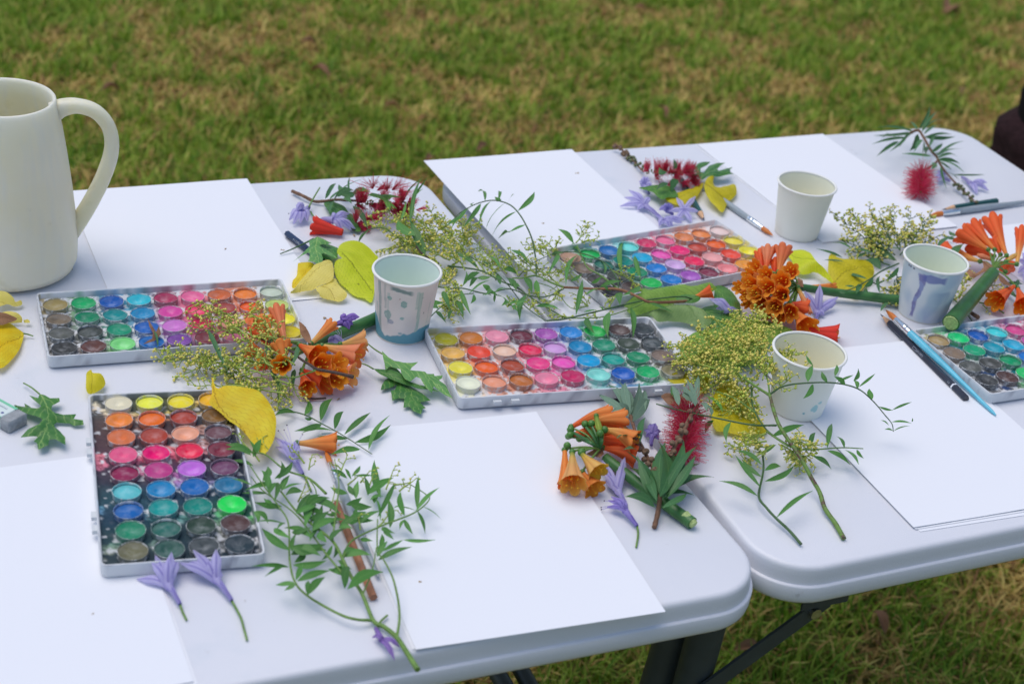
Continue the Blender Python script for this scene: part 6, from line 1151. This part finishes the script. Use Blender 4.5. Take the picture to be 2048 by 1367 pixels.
# dried petal on the jug side palette, crumbs
T=blade('shrivelled brown petal lying in a blue pan of the palette by the jug',[(296,637),(305,652),(312,664),(318,650),(322,668),(308,682),(286,688),(304,676),(306,666),(298,652)],[(300,640),(314,672)],'brown_leaf',h=.017,smooth=False)
CL=['left of the thick stem beside the streaked cup','below the orange flower head, right one of two','below the orange flower head, left one of two','on the front sheet right of the grey brush','on the sheet beside the jug','on the back left sheet near its right edge','on the back left sheet above the arching leaf','beside the navy pencil','left of the green pencil at the back','left of the yellow leaf by the clean cup','at the right edge above the right palette','on the front left sheet','under the yellow panicles behind the streaked cup','on the table at the foot of the jug','between the table gap and the centre palette']
for i,(u,v,r) in enumerate(((648,635,.0018),(676,797,.0014),(664,788,.0012),(842,1164,.0016),(450,497,.0013),(1154,346,.0020),(1087,447,.0016),(565,500,.0018),(1280,425,.001),(1691,508,.001),(2033,616,.0012),(185,1226,.0009),(707,470,.0018),(144,539,.0010),(1120,620,.001))):
    b=MB(); p=at(u,v,.0012)
    for k in range(3): b.ball(p+Vector((random.uniform(-1,1),random.uniform(-1,1),0))*r,r*.6,(1,1,1),5,4,.6)
    o=b.build('plant_crumb','speck'); tag(o,'tiny dry plant crumb '+CL[i],'crumb','tiny plant crumbs scattered on the table')
# fallen leaves and twigs on the lawn
def groundleaf(label,u,v,ln,ang,m,wd=.45):
    p=at(u,v,-TZ+.03); b=LM(ovate,.1,.5,.4,8); o=b.build('fallen_leaf',m,None,origin=Vector((0,0,0))); o.location=p; o.scale=(ln,ln*wd,ln); o.rotation_euler=(random.uniform(-.4,.4),random.uniform(-.3,.3),ang); tag(o,label,'leaf')
groundleaf('large pale dry leaf standing in the grass at the top right',1888,28,.12,1.1,'brown_leaf')
for (lab,u,v,ln,a) in (('small tan leaf on the lawn above the gap sheets, near the middle',950,305,.05,.8),('dry reddish leaf on the lawn above the back bottlebrush twig',1330,238,.055,2.),('dark dry leaf on the lawn in the upper middle',600,88,.05,.3),('thin reddish leaf standing in the grass above the back right twig',1922,190,.05,1.5),('brown leaf in the grass right of the jug top',200,185,.06,.6),('long tan leaf on the lawn left of the centre',660,155,.07,2.6),('reddish dry leaf beside the far corner of the back sheet',850,330,.05,1.2),('curled brown leaf on the lawn above the left bottlebrush',765,215,.05,.2),('tan dry leaf under the right table, near its leg brace',1770,1270,.05,1.9),('brown curled leaf in the grass below the right table',1465,1300,.05,.4),('pale leaf on the lawn at the top, right of centre',1265,18,.05,.2),('tan leaf on the grass between the sheets and the top edge',1725,150,.04,1.)):
    groundleaf(lab,u,v,ln,a,'brown_leaf',.35)
# ------------------------------------------------------------ person standing beyond the far right corner
Y0=2.62
def aty(u,v,y): d=ray(u,v); return CAM+d*((y-CAM.y)/d.y)
pa_=aty(2037,225,Y0); pb_=aty(1993,305,Y0); print('person',pa_,pb_)
cx_=pa_.x+.20; PB_=Vector((cx_,Y0,0)); T=thing('person','person in dark brown skirt and black top beyond the far right table corner','person',PB_)
def body(name,m,V,E_,Rd,lv=2):
    me=bpy.data.meshes.new(name); me.from_pydata([Vector(v)-Vector((0,0,0)) for v in V],E_,[]); o=bpy.data.objects.new(name,me); COL.objects.link(o); o.parent=T
    sk=o.modifiers.new('skin','SKIN'); 
    for i,r in enumerate(Rd): me.skin_vertices[0].data[i].radius=(r,r) if not isinstance(r,tuple) else r
    me.skin_vertices[0].data[0].use_root=True
    sb=o.modifiers.new('sub','SUBSURF'); sb.levels=lv; sb.render_levels=lv; me.materials.append(MT[m]); return o
body('body','skin',[(0,0,.93),(0,0,1.12),(0,-.01,1.30),(0,-.01,1.42),(0,-.02,1.50),(0,-.03,1.60),(0,-.03,1.68),(-.17,0,1.38),(-.24,-.02,1.15),(-.20,-.16,.98),(-.17,-.24,.94),(.17,0,1.38),(.24,-.02,1.15),(.24,-.10,.90),(.24,-.13,.82),(-.09,0,.88),(-.10,0,.5),(-.10,.02,.1),(-.10,-.08,.04),(.09,0,.88),(.10,0,.5),(.10,.02,.1),(.10,-.08,.04)],
 [(0,1),(1,2),(2,3),(3,4),(4,5),(5,6),(3,7),(7,8),(8,9),(9,10),(3,11),(11,12),(12,13),(13,14),(0,15),(15,16),(16,17),(17,18),(0,19),(19,20),(20,21),(21,22)],
 [.13,.12,.14,.09,.055,.095,.07,.055,.045,.033,.03,.055,.045,.033,.03,.08,.055,.04,.035,.08,.055,.04,.035])
def lath(name,m,prof,fold=0,nf=9):
    b=MB(); rings=[]
    for i,(rx,ry,z) in enumerate(prof):
        rings.append([b.vert((PB_.x+rx*math.cos(a)*(1+fold*i/len(prof)*math.sin(nf*a)),PB_.y+ry*math.sin(a)*(1+fold*i/len(prof)*math.sin(nf*a)),z)) for a in [2*math.pi*j/72 for j in range(72)]])
    for a,c in zip(rings,rings[1:]):
        for j in range(72): b.f.append((a[j],a[(j+1)%72],c[(j+1)%72],c[j]))
    return b.build(name,m,T)
zt_=pa_.z; w1=cx_-pa_.x; zb_=pb_.z; w2=cx_-pb_.x
lath('skirt','brown_cloth',[(w1*.86,w1*.7,zt_+.005),(w1*1.0,w1*.8,zt_-.01),(w1*1.12,w1*.9,zt_-.03),((w1*1.2+w2)/2.05,w2*.8,(zt_+zb_)/2-.01),(w2,w2*.85,zb_),(w2*1.10,w2*.95,zb_-.12),(w2*1.18,w2,zb_-.3),(w2*1.22,w2*1.05,.2)],.05)
lath('top','black_cloth',[(w1*.98,w1*.8,zt_-.01),(w1*1.0,w1*.8,zt_+.03),(w1*.94,w1*.75,zt_+.07),(w1*.8,w1*.62,zt_+.13),(.16,.12,1.30),(.15,.10,1.42),(.06,.06,1.49)])
b=MB(); b.ball(PB_+Vector((0,-.015,1.66)),.108,(1,1,1),16,12,1.1); b.build('hair','hair',T)
